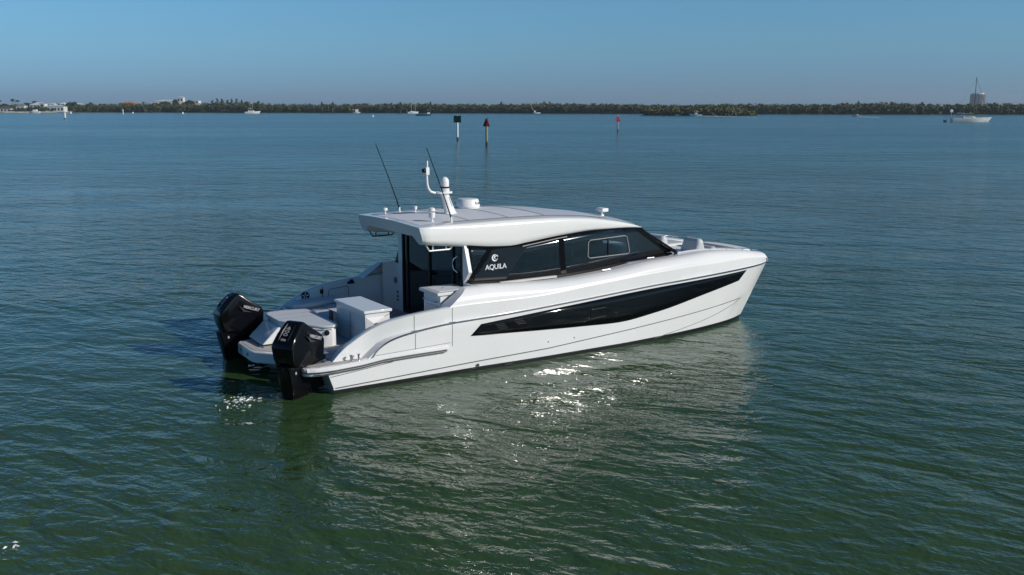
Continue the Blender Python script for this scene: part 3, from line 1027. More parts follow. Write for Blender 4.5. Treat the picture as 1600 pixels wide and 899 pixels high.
# ---- aft bulkhead with the sliding door
b = MB()
b.prism_y([(3.28, 0.58), (3.36, 0.58), (3.36, 2.75), (3.28, 2.75)], 3.66 - HB, 3.86 - HB)
b.build('door_jamb', M['gel'], yacht)
b = MB()
b.add([V(3.28, 0.54, 1.98), V(3.28, 0.78, 1.70), V(3.28, 0.86, 2.58), V(3.28, 0.74, 2.58), V(3.36, 0.54, 1.98), V(3.36, 0.78, 1.70), V(3.36, 0.86, 2.58), V(3.36, 0.74, 2.58)],
      [(0, 1, 2, 3), (7, 6, 5, 4), (0, 4, 5, 1), (1, 5, 6, 2), (2, 6, 7, 3), (3, 7, 4, 0)])
b.build('door_jamb', M['gel'], yacht)
b = MB()
b.prism_y([(3.29, 0.58), (3.35, 0.58), (3.35, 1.72), (3.29, 1.72)], 3.86 - HB, 4.14 - HB)
pp = b.build('bulkhead_panel', M['gel'], yacht)
b = MB()
b.prism_y([(3.29, 0.58), (3.35, 0.58), (3.35, 1.72), (3.29, 1.72)], 0.26 - HB, 0.80 - HB)
b.build('bulkhead_panel', M['gel'], yacht)
MB().lathe([(0.075, 0), (0.078, 0.015), (0.05, 0.02), (0.02, 0.012)], V(3.28, 4.02, 1.30), 18, axis=(-1, 0, 0)).build('loudspeaker', M['seam'], pp, True)
for z in (1.02, 0.92, 0.83):
    MB().lathe([(0.03, 0), (0.03, 0.012), (0.01, 0.016)], V(3.28, 3.93, z), 12, axis=(-1, 0, 0)).build('socket', M['blackmatt'], pp, True)
# port side wing window behind the jamb
b = MB()
b.face([V(3.32, 3.87, 1.73), V(3.32, 4.12, 1.73), V(3.32, 3.87, 2.14)])
thick(b.build('wing_window', M['black'], yacht), 0.02)
door = MB().box(V(3.30, 0.80, 0.60), V(3.335, 3.66, 2.58)).build('saloon_door', M['doorglass'], yacht)
b = MB()
for y in (0.83, 1.22, 2.30, 3.40, 3.62):
    b.box(V(3.27, y - 0.03, 0.60), V(3.298, y + 0.03, 2.56))
for z in (0.60, 2.46):
    b.box(V(3.2705, 0.86, z), V(3.2975, 3.59, z + 0.07))
b.build('door_frame', M['blackmatt'], door)
b = MB().box(V(3.34, 3.30, 0.62), V(3.38, 3.58, 2.5))
b.build('door_lining', M['wood'], door)
pts = [V(3.27, 1.00, 1.92), V(3.21, 1.06, 1.99), V(3.20, 1.10, 2.10), V(3.21, 1.06, 2.21), V(3.27, 1.0, 2.28)]
MB().tube(pts, 0.014, 8).build('door_handle', M['steel'], door, True)

# ---- saloon behind the tinted glass
b = MB().box(V(3.4, 0.62, 0.62), V(9.0, 3.78, 0.70))
b.build('saloon_floor', M['interiordark'], yacht)
b = MB()
b.box(V(4.15, 0.66, 0.70), V(5.6, 1.25, 1.64))
c = b.build('galley_counter', M['interiordark'], yacht)
MB().box(V(4.12, 0.62, 1.642), V(5.62, 1.28, 1.685)).build('worktop', M['interiorlight'], c)
f0 = V(4.75, 0.85, 1.685)
MB().tube([f0, (f0[0], f0[1], f0[2] + 0.26), (f0[0] - 0.05, f0[1], f0[2] + 0.33), (f0[0] - 0.13, f0[1], f0[2] + 0.33), (f0[0] - 0.17, f0[1], f0[2] + 0.26)], 0.014, 8).build('tap', M['steel'], c, True)
for sx, sy in ((6.25, 1.15), (6.30, 1.85)):
    b = MB().box(V(sx, sy - 0.27, 1.25), V(sx + 0.5, sy + 0.27, 1.42))
    s = bevel(b.build('helm_seat', M['interiordark'], yacht), 0.05)
    MB().lathe([(0.16, 0), (0.06, 0.05), (0.06, 0.55)], V(sx + 0.25, sy, 0.70), 14).build('pedestal', M['steel'], s, True)
    b = MB().prism_y([(sx + 0.02, 1.38), (sx + 0.14, 1.38), (sx + 0.04, 2.18), (sx - 0.06, 2.18)], sy - 0.25 - HB, sy + 0.25 - HB)
    bevel(b.build('backrest', M['interiordark'], s), 0.04)
b = MB().prism_y([(7.15, 0.70), (9.0, 0.70), (9.1, 1.84), (7.7, 1.80), (7.2, 1.62)], 0.62 - HB, 3.7 - HB)
d = b.build('dashboard', M['interior'], yacht)
b = MB()
b.tube([V(7.10 + 0.03 * math.sin(a), 1.25 + 0.19 * math.cos(a), 1.75 + 0.19 * math.sin(a)) for a in np.linspace(0, 2 * math.pi, 21)], 0.016, 6, cap=False)
b.tube([V(7.10, 1.07, 1.75), V(7.10, 1.43, 1.75)], 0.014, 6)
b.tube([V(7.10, 1.25, 1.75), V(7.28, 1.25, 1.70)], 0.03, 8)
b.build('steering_wheel', M['steel'], d, True)
b = MB().box(V(4.3, 3.0, 0.70), V(6.6, 3.7, 1.15)).box(V(4.3, 3.52, 1.15), V(6.6, 3.72, 1.62))
bevel(b.build('saloon_sofa', M['interiorlight'], yacht), 0.05)

# ---- cockpit furniture
# grill cabinet
g = MB().box(V(1.05, 0.90, 0.585), V(1.60, 2.38, 1.285))
grill = bevel(g.build('grill_cabinet', M['gel'], yacht), 0.012)
bevel(MB().box(V(1.01, 0.86, 1.288), V(1.64, 2.42, 1.35)).build('cabinet_lid', M['gel'], grill), 0.015)
y = 0.8985
b = MB().add([V(1.08, y, 1.20), V(1.08, y, 0.62), V(1.22, y - 0.05, 1.08)], [(0, 1, 2)]).add([V(1.08, y, 1.20), V(1.22, y - 0.05, 1.08), V(1.5, y, 1.20)], [(0, 1, 2)]).add([V(1.22, y - 0.05, 1.08), V(1.08, y, 0.62), V(1.20, y - 0.05, 0.80)], [(0, 1, 2)])
thick(b.build('cabinet_gusset', M['gel'], grill), 0.008)
MB().tube([V(1.22, y - 0.05, 1.082), V(1.36, y - 0.005, 1.15), V(1.59, y - 0.002, 1.235)], 0.005, 5).build('cabinet_seam', M['seam'], grill)
MB().lathe([(0.14, 0), (0.14, 0.03), (0.11, 0.10), (0.03, 0.13)], V(1.30, 0.89, 0.94), 20, axis=(0.15, -1, 0)).build('grill_cover', mat('olive gloss cover', (0.10, 0.10, 0.06), 0.15), grill, True)
# cabinet beside the door
g = MB().box(V(2.52, 0.42, 0.585), V(3.26, 1.14, 1.575))
cab = bevel(g.build('wet_bar', M['gel'], yacht), 0.012)
bevel(MB().box(V(2.44, 0.385, 1.578), V(3.27, 1.21, 1.65)).build('bar_top', M['gel'], cab), 0.018)
MB().box(V(2.56, 0.52, 1.6505), V(3.1, 1.08, 1.656)).build('bar_lid', M['nonskid'], cab)
MB().box(V(2.50, 0.50, 0.66), V(2.519, 1.06, 1.36)).build('bar_door', M['vinyl'], cab)
MB().lathe([(0.02, 0), (0.02, 0.015)], V(2.8, 0.8, 1.656), 12).build('bar_latch', M['steel'], cab, True)
MB().tube([V(2.51, 0.52, 1.44), V(2.45, 0.56, 1.44), V(2.45, 1.04, 1.44), V(2.51, 1.08, 1.44)], 0.014, 6).build('towel_rail', M['steel'], cab, True)

# aft sun lounge module
outl = [(-0.10, 2.2), (0.20, 1.62), (0.40, 1.46), (0.55, 1.42), (0.66, 1.48), (0.70, 1.70), (0.70, 3.2), (0.62, 3.36), (-0.10, 3.36), (-0.20, 3.2), (-0.20, 2.4)]
g = MB().prism([(x, y - HB) for x, y in outl], 0.56, 0.965)
sofa = bevel(g.build('aft_sofa_base', M['gel'], yacht), 0.02, 2, 40)
outl2 = [(-0.13, 2.25), (0.22, 1.62), (0.40, 1.43), (0.56, 1.39), (0.69, 1.46), (0.73, 1.70), (0.73, 3.4), (0.3, 3.44), (-0.12, 3.42), (-0.23, 3.22), (-0.23, 2.42)]
bevel(MB().prism([(x, y - HB) for x, y in outl2], 0.968, 1.02).build('backrest_shelf', M['vinyl'], sofa), 0.02, 3, 40)
bevel(MB().prism([(x, y - HB) for x, y in [(0.86, 2.46), (1.9, 2.9), (1.9, 4.15), (0.45, 4.15), (0.42, 3.5), (0.86, 3.42)]], 0.60, 0.96).build('seat_cushion', M['vinyl'], sofa), 0.05, 3, 40)
bevel(MB().prism([(x, y - HB) for x, y in [(0.50, 3.50), (1.1, 3.55), (1.65, 3.78), (1.75, 4.12), (0.55, 4.15), (0.42, 3.8)]], 0.962, 1.08).build('back_cushion', M['vinyl'], sofa), 0.05, 3, 40)
MB().lathe([(0.055, 0), (0.055, 0.01), (0.03, 0.02)], V(0.44, 1.445, 0.87), 16, axis=(-0.25, -1, 0)).build('socket', M['blackmatt'], sofa, True)
MB().tube([V(0.22, 1.595, 0.93), V(0.40, 1.445, 0.935), V(0.54, 1.41, 0.94)], 0.005, 5).build('seam', M['seam'], sofa)
MB().box(V(0.90, 2.30, 0.60), V(0.94, 2.44, 1.12)).build('table_post', M['wood'], sofa)
# sloping steps from the platform to the lounge
g = MB().prism_y([(-0.62, 0.56), (-0.21, 0.56), (-0.21, 0.90), (-0.28, 0.88), (-0.58, 0.60)], 2.35 - HB, 3.25 - HB)
bevel(g.build('stern_step', M['gel'], yacht), 0.02)
# swim platform between the motors
outl = [(0.0, 1.05), (-0.30, 1.10), (-0.50, 1.70), (-0.86, 2.12), (-0.90, 2.25), (-0.90, 3.10), (-0.84, 3.22), (-0.35, 3.36), (0.0, 3.36)]
g = MB().prism([(x, y - HB) for x, y in outl], 0.27, 0.50)
sp = bevel(g.build('swim_platform', M['gel'], yacht), 0.025, 3, 40)
pad = [(-0.30, 1.5), (-0.50, 1.86), (-0.80, 2.22), (-0.83, 2.3), (-0.83, 3.05), (-0.78, 3.14), (-0.55, 3.22), (-0.55, 2.75), (-0.30, 2.55)]
MB().prism([(x, y - HB) for x, y in pad], 0.5005, 0.508).build('platform_mat', M['platgrey'], sp)
MB().tube([V(-0.60, 2.30, 0.515), V(-0.60, 2.75, 0.515)], 0.012, 6).build('ladder_hatch_handle', M['steel'], sp, True)
for yy in (2.42, 2.86):
    MB().box(V(-0.912, yy, 0.36), V(-0.9005, yy + 0.07, 0.42)).build('platform_fitting', M['seam'], sp)
# port bulwark fittings
def y_in(x): return 4.4 - (side_y(x, 1.2) + rec(x) + 0.185)
MB().lathe([(0.105, 0), (0.105, 0.012), (0.085, 0.02), (0.03, 0.012)], V(1.0, y_in(1.0), 1.14), 20, axis=(0, -1, 0)).build('loudspeaker', M['blackmatt'], yacht, True)
sp2 = MB()
for k in range(5):
    a = R(90 + 72 * k)
    sp2.tube([V(1.0 + 0.02 * math.cos(a), y_in(1.0) - 0.024, 1.14 + 0.02 * math.sin(a)), V(1.0 + 0.085 * math.cos(a), y_in(1.0) - 0.020, 1.14 + 0.085 * math.sin(a))], 0.012, 5)
sp2.build('loudspeaker_grille', M['silver'], yacht)
ring = [(1.62, 0.98), (1.62, 1.18), (1.66, 1.21), (2.1, 1.24), (2.14, 1.21), (2.14, 1.0)]
MB().tube([V(x, y_in(x) - 0.004, z) for x, z in ring], 0.007, 5).build('gate_seam', M['seam'], yacht)
MB().tube([V(1.46, y_in(1.46) - 0.004, 0.86), V(1.46, y_in(1.46) - 0.002, 1.30)], 0.007, 5).build('gate_seam', M['blackmatt'], yacht)
MB().box(V(1.40, y_in(1.4) - 0.03, 1.14), V(1.47, y_in(1.4) + 0.03, 1.24)).build('gate_hinge', M['blackmatt'], yacht)
MB().box(V(2.10, 4.16, 1.30), V(2.26, 4.205, 1.35)).build('gate_catch', M['blackmatt'], yacht)
MB().box(V(2.16, 4.17, 1.345), V(2.24, 4.21, 1.40)).build('gate_catch', M['blackmatt'], yacht)

# small fittings: hinges, latches, drains, hatch outlines, lines on the cleats
for z in (0.72, 1.12):
    MB().box(V(1.36, 2.379, z), V(1.50, 2.392, z + 0.05)).build('hinge', M['steel'], grill)
MB().tube([V(1.035, 1.62, 1.20), V(1.03, 1.62, 0.66)], 0.005, 5).build('cabinet_seam', M['seam'], grill)
for yy in (1.56, 1.68):
    MB().tube([V(1.046, yy, 1.02), V(1.018, yy, 1.02), V(1.018, yy, 0.90), V(1.046, yy, 0.90)], 0.008, 6).build('cabinet_handle', M['steel'], grill, True)
for x in (0.62, 1.35, 2.05):
    MB().lathe([(0.028, 0), (0.028, 0.008), (0.01, 0.012)], V(x, 3.0 if x > 1.8 else 1.1, 0.586), 12).build('deck_drain', M['steel'], yacht, True)
ring = [(1.95, 1.65), (3.0, 1.65), (3.0, 3.0), (1.95, 3.0)]
MB().tube([V(x, y, 0.587) for x, y in ring + ring[:1]], 0.006, 5).build('floor_hatch_seam', M['seam'], yacht)
for yy in (2.55, 2.95, 3.35):
    MB().tube([V(-0.225, yy, 1.021), V(0.72, yy, 1.021)], 0.004, 5).build('seam', M['seam'], sofa)
for x in (1.2, 1.55):
    MB().tube([V(x, 2.75, 0.962), V(x, 4.1, 0.962)], 0.005, 5).build('seam', M['seam'], sofa)
for x in (4.9, 5.6):
    pts = [side_pt(x + 0.012 * math.cos(a), 0.40 + 0.012 * math.sin(a), 0.004) for a in np.linspace(0, 2 * math.pi, 9)]
    MB().tube(pts, 0.007, 5).build('drain_fitting', M['steel'], yacht)
MB().lathe([(0.03, 0), (0.03, 0.01), (0.012, 0.012)], side_pt(3.15, 0.125, 0.0), 12, axis=(0, -1, 0)).build('drain_fitting', M['darkline'], yacht, True)
# port and starboard guard rails on the bow
for mr in (False, True):
    pts = [V(x, 0.50 + 0.30 * max(0, (x - 11.2) / 1.2) ** 1.5, z_sh(x) + 0.05) for x in np.linspace(10.2, 12.1, 14)]
    b = MB().tube([mir(p) for p in pts] if mr else pts, 0.011, 6)
    for p in pts[::4]:
        q = mir(p) if mr else p
        b.tube([q, (q[0], q[1], q[2] - 0.06)], 0.008, 5)
    b.build('bow_rail', M['steel'], yacht, True)

# ---- outboard motors
def motor(y, yaw):
    px = -0.16
    mid = MB()
    # leg and mounting bracket, local: x forward, z up
    leg = [(-0.98, 0.66), (-0.92, 0.35), (-0.84, -0.02), (-0.78, -0.45), (-0.50, -0.55), (-0.34, -0.45), (-0.36, 0.0), (-0.30, 0.35), (-0.22, 0.62)]
    rows2 = []
    for yy, sh in ((-0.17, 0.06), (-0.15, 0.015), (-0.10, 0.0), (0.10, 0.0), (0.15, 0.015), (0.17, 0.06)):
        cx_ = -0.62
        rows2.append([(cx_ + (x - cx_) * (1 - sh * 1.6), yy * (1.0 if z > 0.2 else 0.75), z) for x, z in leg])
    mid.grid(rows2, closed=True)
    mid.face(rows2[0]); mid.face(rows2[-1])
    mid.box((-0.34, -0.14, 0.05), (0.12, 0.14, 0.52))
    mid.prism_y([(-0.30, 0.58), (0.06, 0.60), (0.10, 0.66), (0.02, 0.72), (-0.3, 0.70)], -0.20, 0.20)
    m = mid.build('outboard_motor', M['black'], yacht, True, ang=40)
    bv = m.modifiers.new('bevel', 'BEVEL'); bv.width = 0.02; bv.segments = 2; bv.limit_method = 'ANGLE'
    prof = [(-0.04, 0.66), (-0.02, 0.80), (0.0, 1.02), (-0.05, 1.12), (-0.36, 1.315), (-0.56, 1.45), (-0.63, 1.455), (-0.70, 1.42), (-0.90, 1.26), (-1.06, 1.10), (-1.09, 1.02), (-1.05, 0.78), (-0.98, 0.64), (-0.5, 0.60)]
    rows2 = []
    for yy, sh in ((-0.275, 0.16), (-0.27, 0.07), (-0.25, 0.02), (-0.20, 0.0), (0, -0.004), (0.20, 0.0), (0.25, 0.02), (0.27, 0.07), (0.275, 0.16)):
        cx_, cz_ = -0.55, 0.98
        r = []
        for x, z in prof:
            k = 1.0
            if z > 1.05: k = 1.0 - 0.28 * min(1, (z - 1.05) / 0.40)
            if z < 0.8: k = 0.95
            if x < -0.9: k *= 0.93
            r.append((cx_ + (x - cx_) * (1 - sh), yy * k, cz_ + (z - cz_) * (1 - sh)))
        rows2.append([(x * 0.90, y_, z) for x, y_, z in r])
    cw = MB().grid(rows2, closed=True)
    cw.face(rows2[0]); cw.face(rows2[-1])
    c = cw.build('cowling', M['black'], m, True, ang=25)
    bv = c.modifiers.new('bevel', 'BEVEL'); bv.width = 0.035; bv.segments = 4; bv.limit_method = 'ANGLE'; bv.angle_limit = R(18)
    # raised ribs on the sloping rear face
    for yy in (-0.105, 0.105):
        b2 = MB()
        b2.tube([(-0.65, yy * 0.85, 1.412), (-0.79, yy, 1.29), (-0.92, yy, 1.155)], [0.010, 0.022, 0.014], 6)
        b2.build('cowling_rib', M['black'], m, True)
    # lettering
    for s in (-1, 1):
        y_ = s * 0.2745
        k = lettering('cowling_lettering', 'MERCURY', 0.085, (-0.29, s * 0.262, 1.115), (-s * 0.94, 0, s * 0.34), (0, -s * 0.10, 1), M['dimsilver'], m, 0.03, 0.92, 0.12, 0.002)
        b2 = MB().prism_y([(-0.56, 1.20), (-0.42, 1.09), (-0.28, 1.03), (-0.46, 1.06)], s * 0.255, s * 0.2765)
        b2.build('cowling_accent', mat('dark grey accent', (0.05, 0.05, 0.055), 0.2), m)
        b2 = MB().lathe([(0.036, 0), (0.036, 0.012), (0.018, 0.016)], (-0.80, s * 0.155, 0.52), 18, axis=(-0.25, s, 0))
        b2.build('round_badge', M['dimsilver'], m, True)
    d = Vector((-0.324, 0, -0.325)).normalized()
    lettering('cowling_lettering', '400', 0.135, (-0.780, 0.0, 1.303), d, (0, 1, 0), M['dimsilver'], m, 0.014, 1.05, 0.0, 0.001)
    lettering('cowling_lettering', 'V10', 0.07, (-0.915, 0.0, 1.167), (0, -1, 0), (0.7, 0, 0.7), M['dimsilver'], m, 0.014)
    m.location = V(px, y, 0)
    m.rotation_euler = (0, 0, yaw)
    return m
motor(0.62, R(31))
motor(3.80, R(2))

# ------------------------------------------------------------------ channel markers, buoys
M['pile'] = mat('weathered timber pile', (0.30, 0.27, 0.20), 0.9, var=0.25, vscale=2)
M['pilegreen'] = mat('greenish timber pile', (0.22, 0.24, 0.12), 0.9, var=0.25, vscale=2)
M['pilewhite'] = mat('white painted pile', (0.68, 0.68, 0.66), 0.7, var=0.1, vscale=2)
M['weed'] = mat('dark wet pile foot', (0.04, 0.035, 0.025), 0.7)
M['sgreen'] = mat('dark green sign', (0.015, 0.06, 0.05), 0.5)
M['sdark'] = mat('dark sign back', (0.03, 0.035, 0.035), 0.6)
M['sred'] = mat('red sign', (0.42, 0.010, 0.020), 0.5)
M['sdeep'] = mat('faded deep red sign', (0.16, 0.008, 0.012), 0.6)
M['spale'] = mat('pale sign edge', (0.6, 0.6, 0.58), 0.5)
M['white'] = mat('white paint', (0.80, 0.80, 0.78), 0.4)
M['orange'] = mat('orange paint', (0.6, 0.12, 0.03), 0.5)
M['teal'] = mat('blue hull paint', (0.010, 0.10, 0.17), 0.4)

def pile(name, loc, h, r, mp, label, cat, group=None):
    o = MB().lathe([(r, -1.0), (r, h), (r * 0.8, h + 0.05)], (0, 0, 0), 12).build(name, mp, None, True)
    o.location = loc
    tag(o, label, cat, group)
    MB().lathe([(r * 1.06, -0.5), (r * 1.08, 0.38), (r * 1.02, 0.55)], (0, 0, 0), 12).build('pile_foot', M['weed'], o, True)
    return o
MARK = 'red and green channel markers'
p = at(715, 220)
o = pile('channel_marker', p, 3.3, 0.16, M['pilewhite'], 'white channel pile topped by a square dark green board', 'channel marker', MARK)
for a in (20, -35, 160):
    b = MB().box((-0.62, 0.17, 2.95), (0.62, 0.21, 4.05))
    s = b.build('signboard', M['sgreen'], o)
    s.rotation_euler = (0, 0, R(a))
MB().box((-0.02, -0.20, 4.05), (0.1, -0.15, 4.2)).build('sign_bracket', M['spale'], o)
p = at(760.5, 228)
o = pile('channel_marker', p, 3.2, 0.17, M['pilegreen'], 'larger red triangle on a greenish timber pile, nearest of the markers', 'channel marker', MARK)
for a, mm in ((-20, M['sdeep']), (65, M['sdeep']), (190, M['sdark'])):
    b = MB().prism_y([(-0.52, 2.75), (0.52, 2.75), (0.0, 3.95)], -0.22, -0.18)
    s = b.build('signboard', mm, o)
    s.rotation_euler = (0, 0, R(a))
p = at(965, 206)
o = pile('channel_marker', p, 2.8, 0.15, M['pile'], 'smaller bright red triangle on a thin grey pile, right of the mid channel', 'channel marker', MARK)
for a, mm in ((10, M['sred']), (130, M['sred']), (250, M['sred'])):
    b = MB().prism_y([(-0.58, 2.35), (0.58, 2.35), (0.0, 3.5)], -0.20, -0.16)
    s = b.build('signboard', mm, o)
    s.rotation_euler = (0, 0, R(a))
MB().lathe([(0.07, 3.3), (0.10, 3.5), (0.10, 3.7), (0.03, 3.75)], (0, 0, 0), 10).build('marker_lamp', M['spale'], o, True)
p = at(101.8, 186.5)
o = pile('mooring_pile', p, 3.0, 0.42, M['pilewhite'], 'short thick white post standing in the water at far left', 'post')
p = at(192.6, 180.5)
o = pile('mooring_pile', p, 4.2, 0.32, M['pilewhite'], 'thin white post standing in the water off the mangroves', 'post')
p = at(1112, 180.4)
o = pile('channel_marker', p, 2.6, 0.16, M['pile'], 'small orange red board on a pile behind the speeding boat', 'channel marker', MARK)
b = MB().box((-1.0, -0.25, 1.6), (1.0, -0.19, 3.2)); b.build('signboard', M['orange'], o)
def buoy(u, v, r, label):
    o = MB().lathe([(r * 0.6, -0.5 * r), (r, 0), (r * 1.05, 0.5 * r), (r * 0.8, 1.1 * r), (r * 0.4, 1.5 * r), (r * 0.12, 1.6 * r), (r * 0.12, 2.3 * r)], (0, 0, 0), 14).build('mooring_buoy', M['white'], None, True)
    o.location = at(u, v)
    tag(o, label, 'buoy', 'white mooring buoys')
buoy(110.5, 177.6, 0.85, 'white buoy just right of the thick white post')
buoy(207.5, 177.4, 0.75, 'small white buoy just right of the thin white post')
buoy(285.5, 178.0, 0.85, 'white buoy below the large white building')
buoy(582.5, 182.6, 0.55, 'white buoy in the middle of the bay, left of the two masted boat')

# ------------------------------------------------------------------ distant boats
def hull_mesh(L, B, D, bow=1.25, m=None, name='boat', free=0.0, parent=None):
    b = MB()
    rows2 = []
    for i in range(13):
        t = i / 12
        x = (t - 0.5) * L
        w = B / 2 * (0.88 + 0.12 * math.sin(math.pi * min(1, t * 1.6) / 2)) * (1 - max(0, (t - 0.45) / 0.55) ** 2.2)
        w = max(w, 0.02)
        zt = D * (1 + (bow - 1) * t ** 1.6)
        rake = 0.10 * L * max(0, t - 0.7) / 0.3
        rows2.append([(x + rake, -w, zt), (x + rake * 0.5, -w * 0.92, zt * 0.5), (x, -w * 0.72, -0.05), (x, 0, -0.4), (x, w * 0.72, -0.05), (x + rake * 0.5, w * 0.92, zt * 0.5), (x + rake, w, zt)])
    b.grid(rows2)
    for i in range(12):
        b.face([rows2[i][0], rows2[i + 1][0], rows2[i + 1][6], rows2[i][6]])
    b.face(rows2[0])
    return b.build(name, m or M['white'], parent, True, ang=40)

# sailing yacht on the right
p = at(1515, 191)
s = empty('sailing_yacht', p, R(-4))
tag(s, 'white sailing yacht at anchor with one bare tall mast and a wind generator', 'sailing yacht')
o = hull_mesh(13.2, 3.6, 1.35, 1.35, M['white'], 'hull', parent=s)
b = MB().prism_y([(-2.8, 1.4), (2.0, 1.5), (1.2, 2.05), (0.2, 2.2), (-2.6, 2.2)], -1.0, 1.0)
cb = bevel(b.build('cabin', M['white'], s), 0.1)
MB().prism_y([(-2.2, 1.75), (0.9, 1.75), (0.6, 2.0), (-2.2, 2.05)], -1.02, -1.0).build('cabin_window', M['blackmatt'], cb)
MB().tube([(1.2, 0, 1.3), (1.2, 0, 16.4)], [0.14, 0.10], 8).build('mast', mat('dark mast', (0.02, 0.022, 0.026), 0.4), s, True)
b = MB().tube([(1.2, 0, 16.0), (6.9, 0, 1.9)], 0.045, 5)
b.build('forestay', M['blackmatt'], s)
MB().tube([(1.2, 0, 16.0), (-6.4, 0, 1.7)], 0.012, 5).build('backstay', M['blackmatt'], s)
MB().tube([(1.1, 0, 3.0), (-3.8, 0, 3.1)], [0.12, 0.10], 8).build('boom', mat('grey boom cover', (0.20, 0.22, 0.22), 0.7), s, True)
MB().tube([(1.2, 0, 1.6), (1.25, 0, 5.6)], 0.17, 8).build('sail_cover', mat('green sail cover', (0.06, 0.13, 0.07), 0.8), s, True)
MB().prism_y([(-5.2, 3.2), (-2.6, 3.25), (-2.5, 3.4), (-5.1, 3.4)], -1.4, 1.4).build('bimini', mat('grey canvas', (0.25, 0.30, 0.32), 0.8), s)
b = MB()
for x in (-5.1, -2.7):
    for y in (-1.3, 1.3): b.tube([(x, y, 1.4), (x, y, 3.2)], 0.05, 5)
b.build('bimini_frame', M['steel'], s)
b = MB().lathe([(0.06, 1.5), (0.06, 4.2), (0.04, 4.3)], (-6.9, 0, 0), 8)
wg = b.build('wind_generator', M['white'], s, True)
MB().lathe([(0.55, -0.06), (0.6, 0), (0.55, 0.06)], (-6.9, -0.15, 4.1), 14, axis=(0, 1, 0)).build('rotor', M['white'], wg, True)
b = MB()
for x in (-6.0, -4.5, 3.0, 4.5, 6.0, 7.2):
    b.tube([(x, -1.5 if x < 5 else -0.7, 1.4), (x, -1.5 if x < 5 else -0.7, 2.2)], 0.04, 5)
b.tube([(-6.0, -1.5, 2.2), (4.5, -1.5, 2.2), (7.6, -0.3, 2.4)], 0.035, 5)
b.build('guard_rail', M['steel'], s)
dg = hull_mesh(3.2, 1.5, 0.55, 1.3, mat('grey rubber boat', (0.12, 0.16, 0.17), 0.6), 'inflatable_dinghy')
dg.location = p + Vector((-9.3, -0.5, 0.15)); dg.rotation_euler = (0, 0, R(60))
tag(dg, 'dark grey inflatable dinghy tied behind the sailing yacht', 'dinghy')

# centre console speeding, with its wake
p = at(1087.5, 181.4)
s = empty('speedboat', p, R(172))
tag(s, 'white centre console speedboat with a T top heading left, white wake behind', 'speedboat')
hull_mesh(7.6, 2.4, 1.0, 1.35, M['white'], 'hull', parent=s)
MB().box((-0.7, -0.5, 0.9), (0.5, 0.5, 2.1)).build('console', M['white'], s)
b = MB()
for x in (-0.9, 0.9):
    for y in (-0.6, 0.6): b.tube([(x, y, 0.9), (x * 1.1, y, 2.9)], 0.06, 6)
b.build('top_frame', M['steel'], s)
bevel(MB().box((-1.6, -1.1, 2.9), (1.4, 1.1, 3.05)).build('hard_top', M['white'], s), 0.05)
MB().box((-4.1, -0.35, 0.3), (-3.6, 0.35, 1.7)).build('outboard_motor', M['black'], s)
foam = mat('white foam', (0.78, 0.82, 0.83), 0.8, var=0.1, vscale=0.4)
def wake(u0, v0, u1, v1, w0, w1, name, seed):
    rr_ = random.Random(seed)
    a, c = at(u0, v0), at(u1, v1)
    b = MB()
    n = 260
    d = (c - a)
    nn = Vector((-d.y, d.x, 0)).normalized()
    for i in range(n):
        t = rr_.random() ** 1.4
        q = a + d * t + nn * rr_.gauss(0, (w0 + (w1 - w0) * t) * 0.5)
        L_ = rr_.uniform(0.6, 2.2) * (1.2 - 0.6 * t)
        B_ = rr_.uniform(0.2, 0.6) * (1.2 - 0.5 * t)
        h = rr_.uniform(0.05, 0.28) * (1.15 - 0.9 * t)
        ang = math.atan2(d.y, d.x) + rr_.gauss(0, 0.25)
        ca, sa = math.cos(ang), math.sin(ang)
        ring_ = []
        for k in range(7):
            th = 2 * math.pi * k / 7
            x_, y_ = L_ * math.cos(th), B_ * math.sin(th)
            ring_.append((q.x + x_ * ca - y_ * sa, q.y + x_ * sa + y_ * ca, 0.0))
        top_ = (q.x, q.y, h)
        b.add(ring_ + [top_], [(k, (k + 1) % 7, 7) for k in range(7)])
    o = b.build(name, foam, None)
    tag(o, None, None, None, 'stuff')
    return o
o = wake(1091, 181.6, 1180, 183.4, 1.2, 2.4, 'foam_wake', 3)
o['label'] = 'long white foam wake trailing behind the centre console speedboat'
p = at(1339.5, 182.8)
s = empty('speedboat', p, R(168))
tag(s, 'small white runabout with people aboard, alone before the right hand mangroves', 'speedboat')
hull_mesh(5.6, 2.0, 0.8, 1.35, M['white'], 'hull', parent=s)
MB().box((-0.5, -0.45, 0.7), (0.4, 0.45, 1.5)).build('console', M['white'], s)
MB().tube([(-1.0, 0, 0.7), (-1.0, 0, 1.3), (-1.0, 0, 1.75)], [0.25, 0.28, 0.1], 8).build('seat_back', mat('dark red jacket', (0.15, 0.02, 0.02), 0.8), s, True)
MB().box((-3.1, -0.3, 0.2), (-2.7, 0.3, 1.2)).build('outboard_motor', M['black'], s)
o = wake(1343, 183, 1374, 183.8, 0.9, 1.6, 'foam_wake', 5)
o['label'] = 'short white foam wake behind the small runabout'
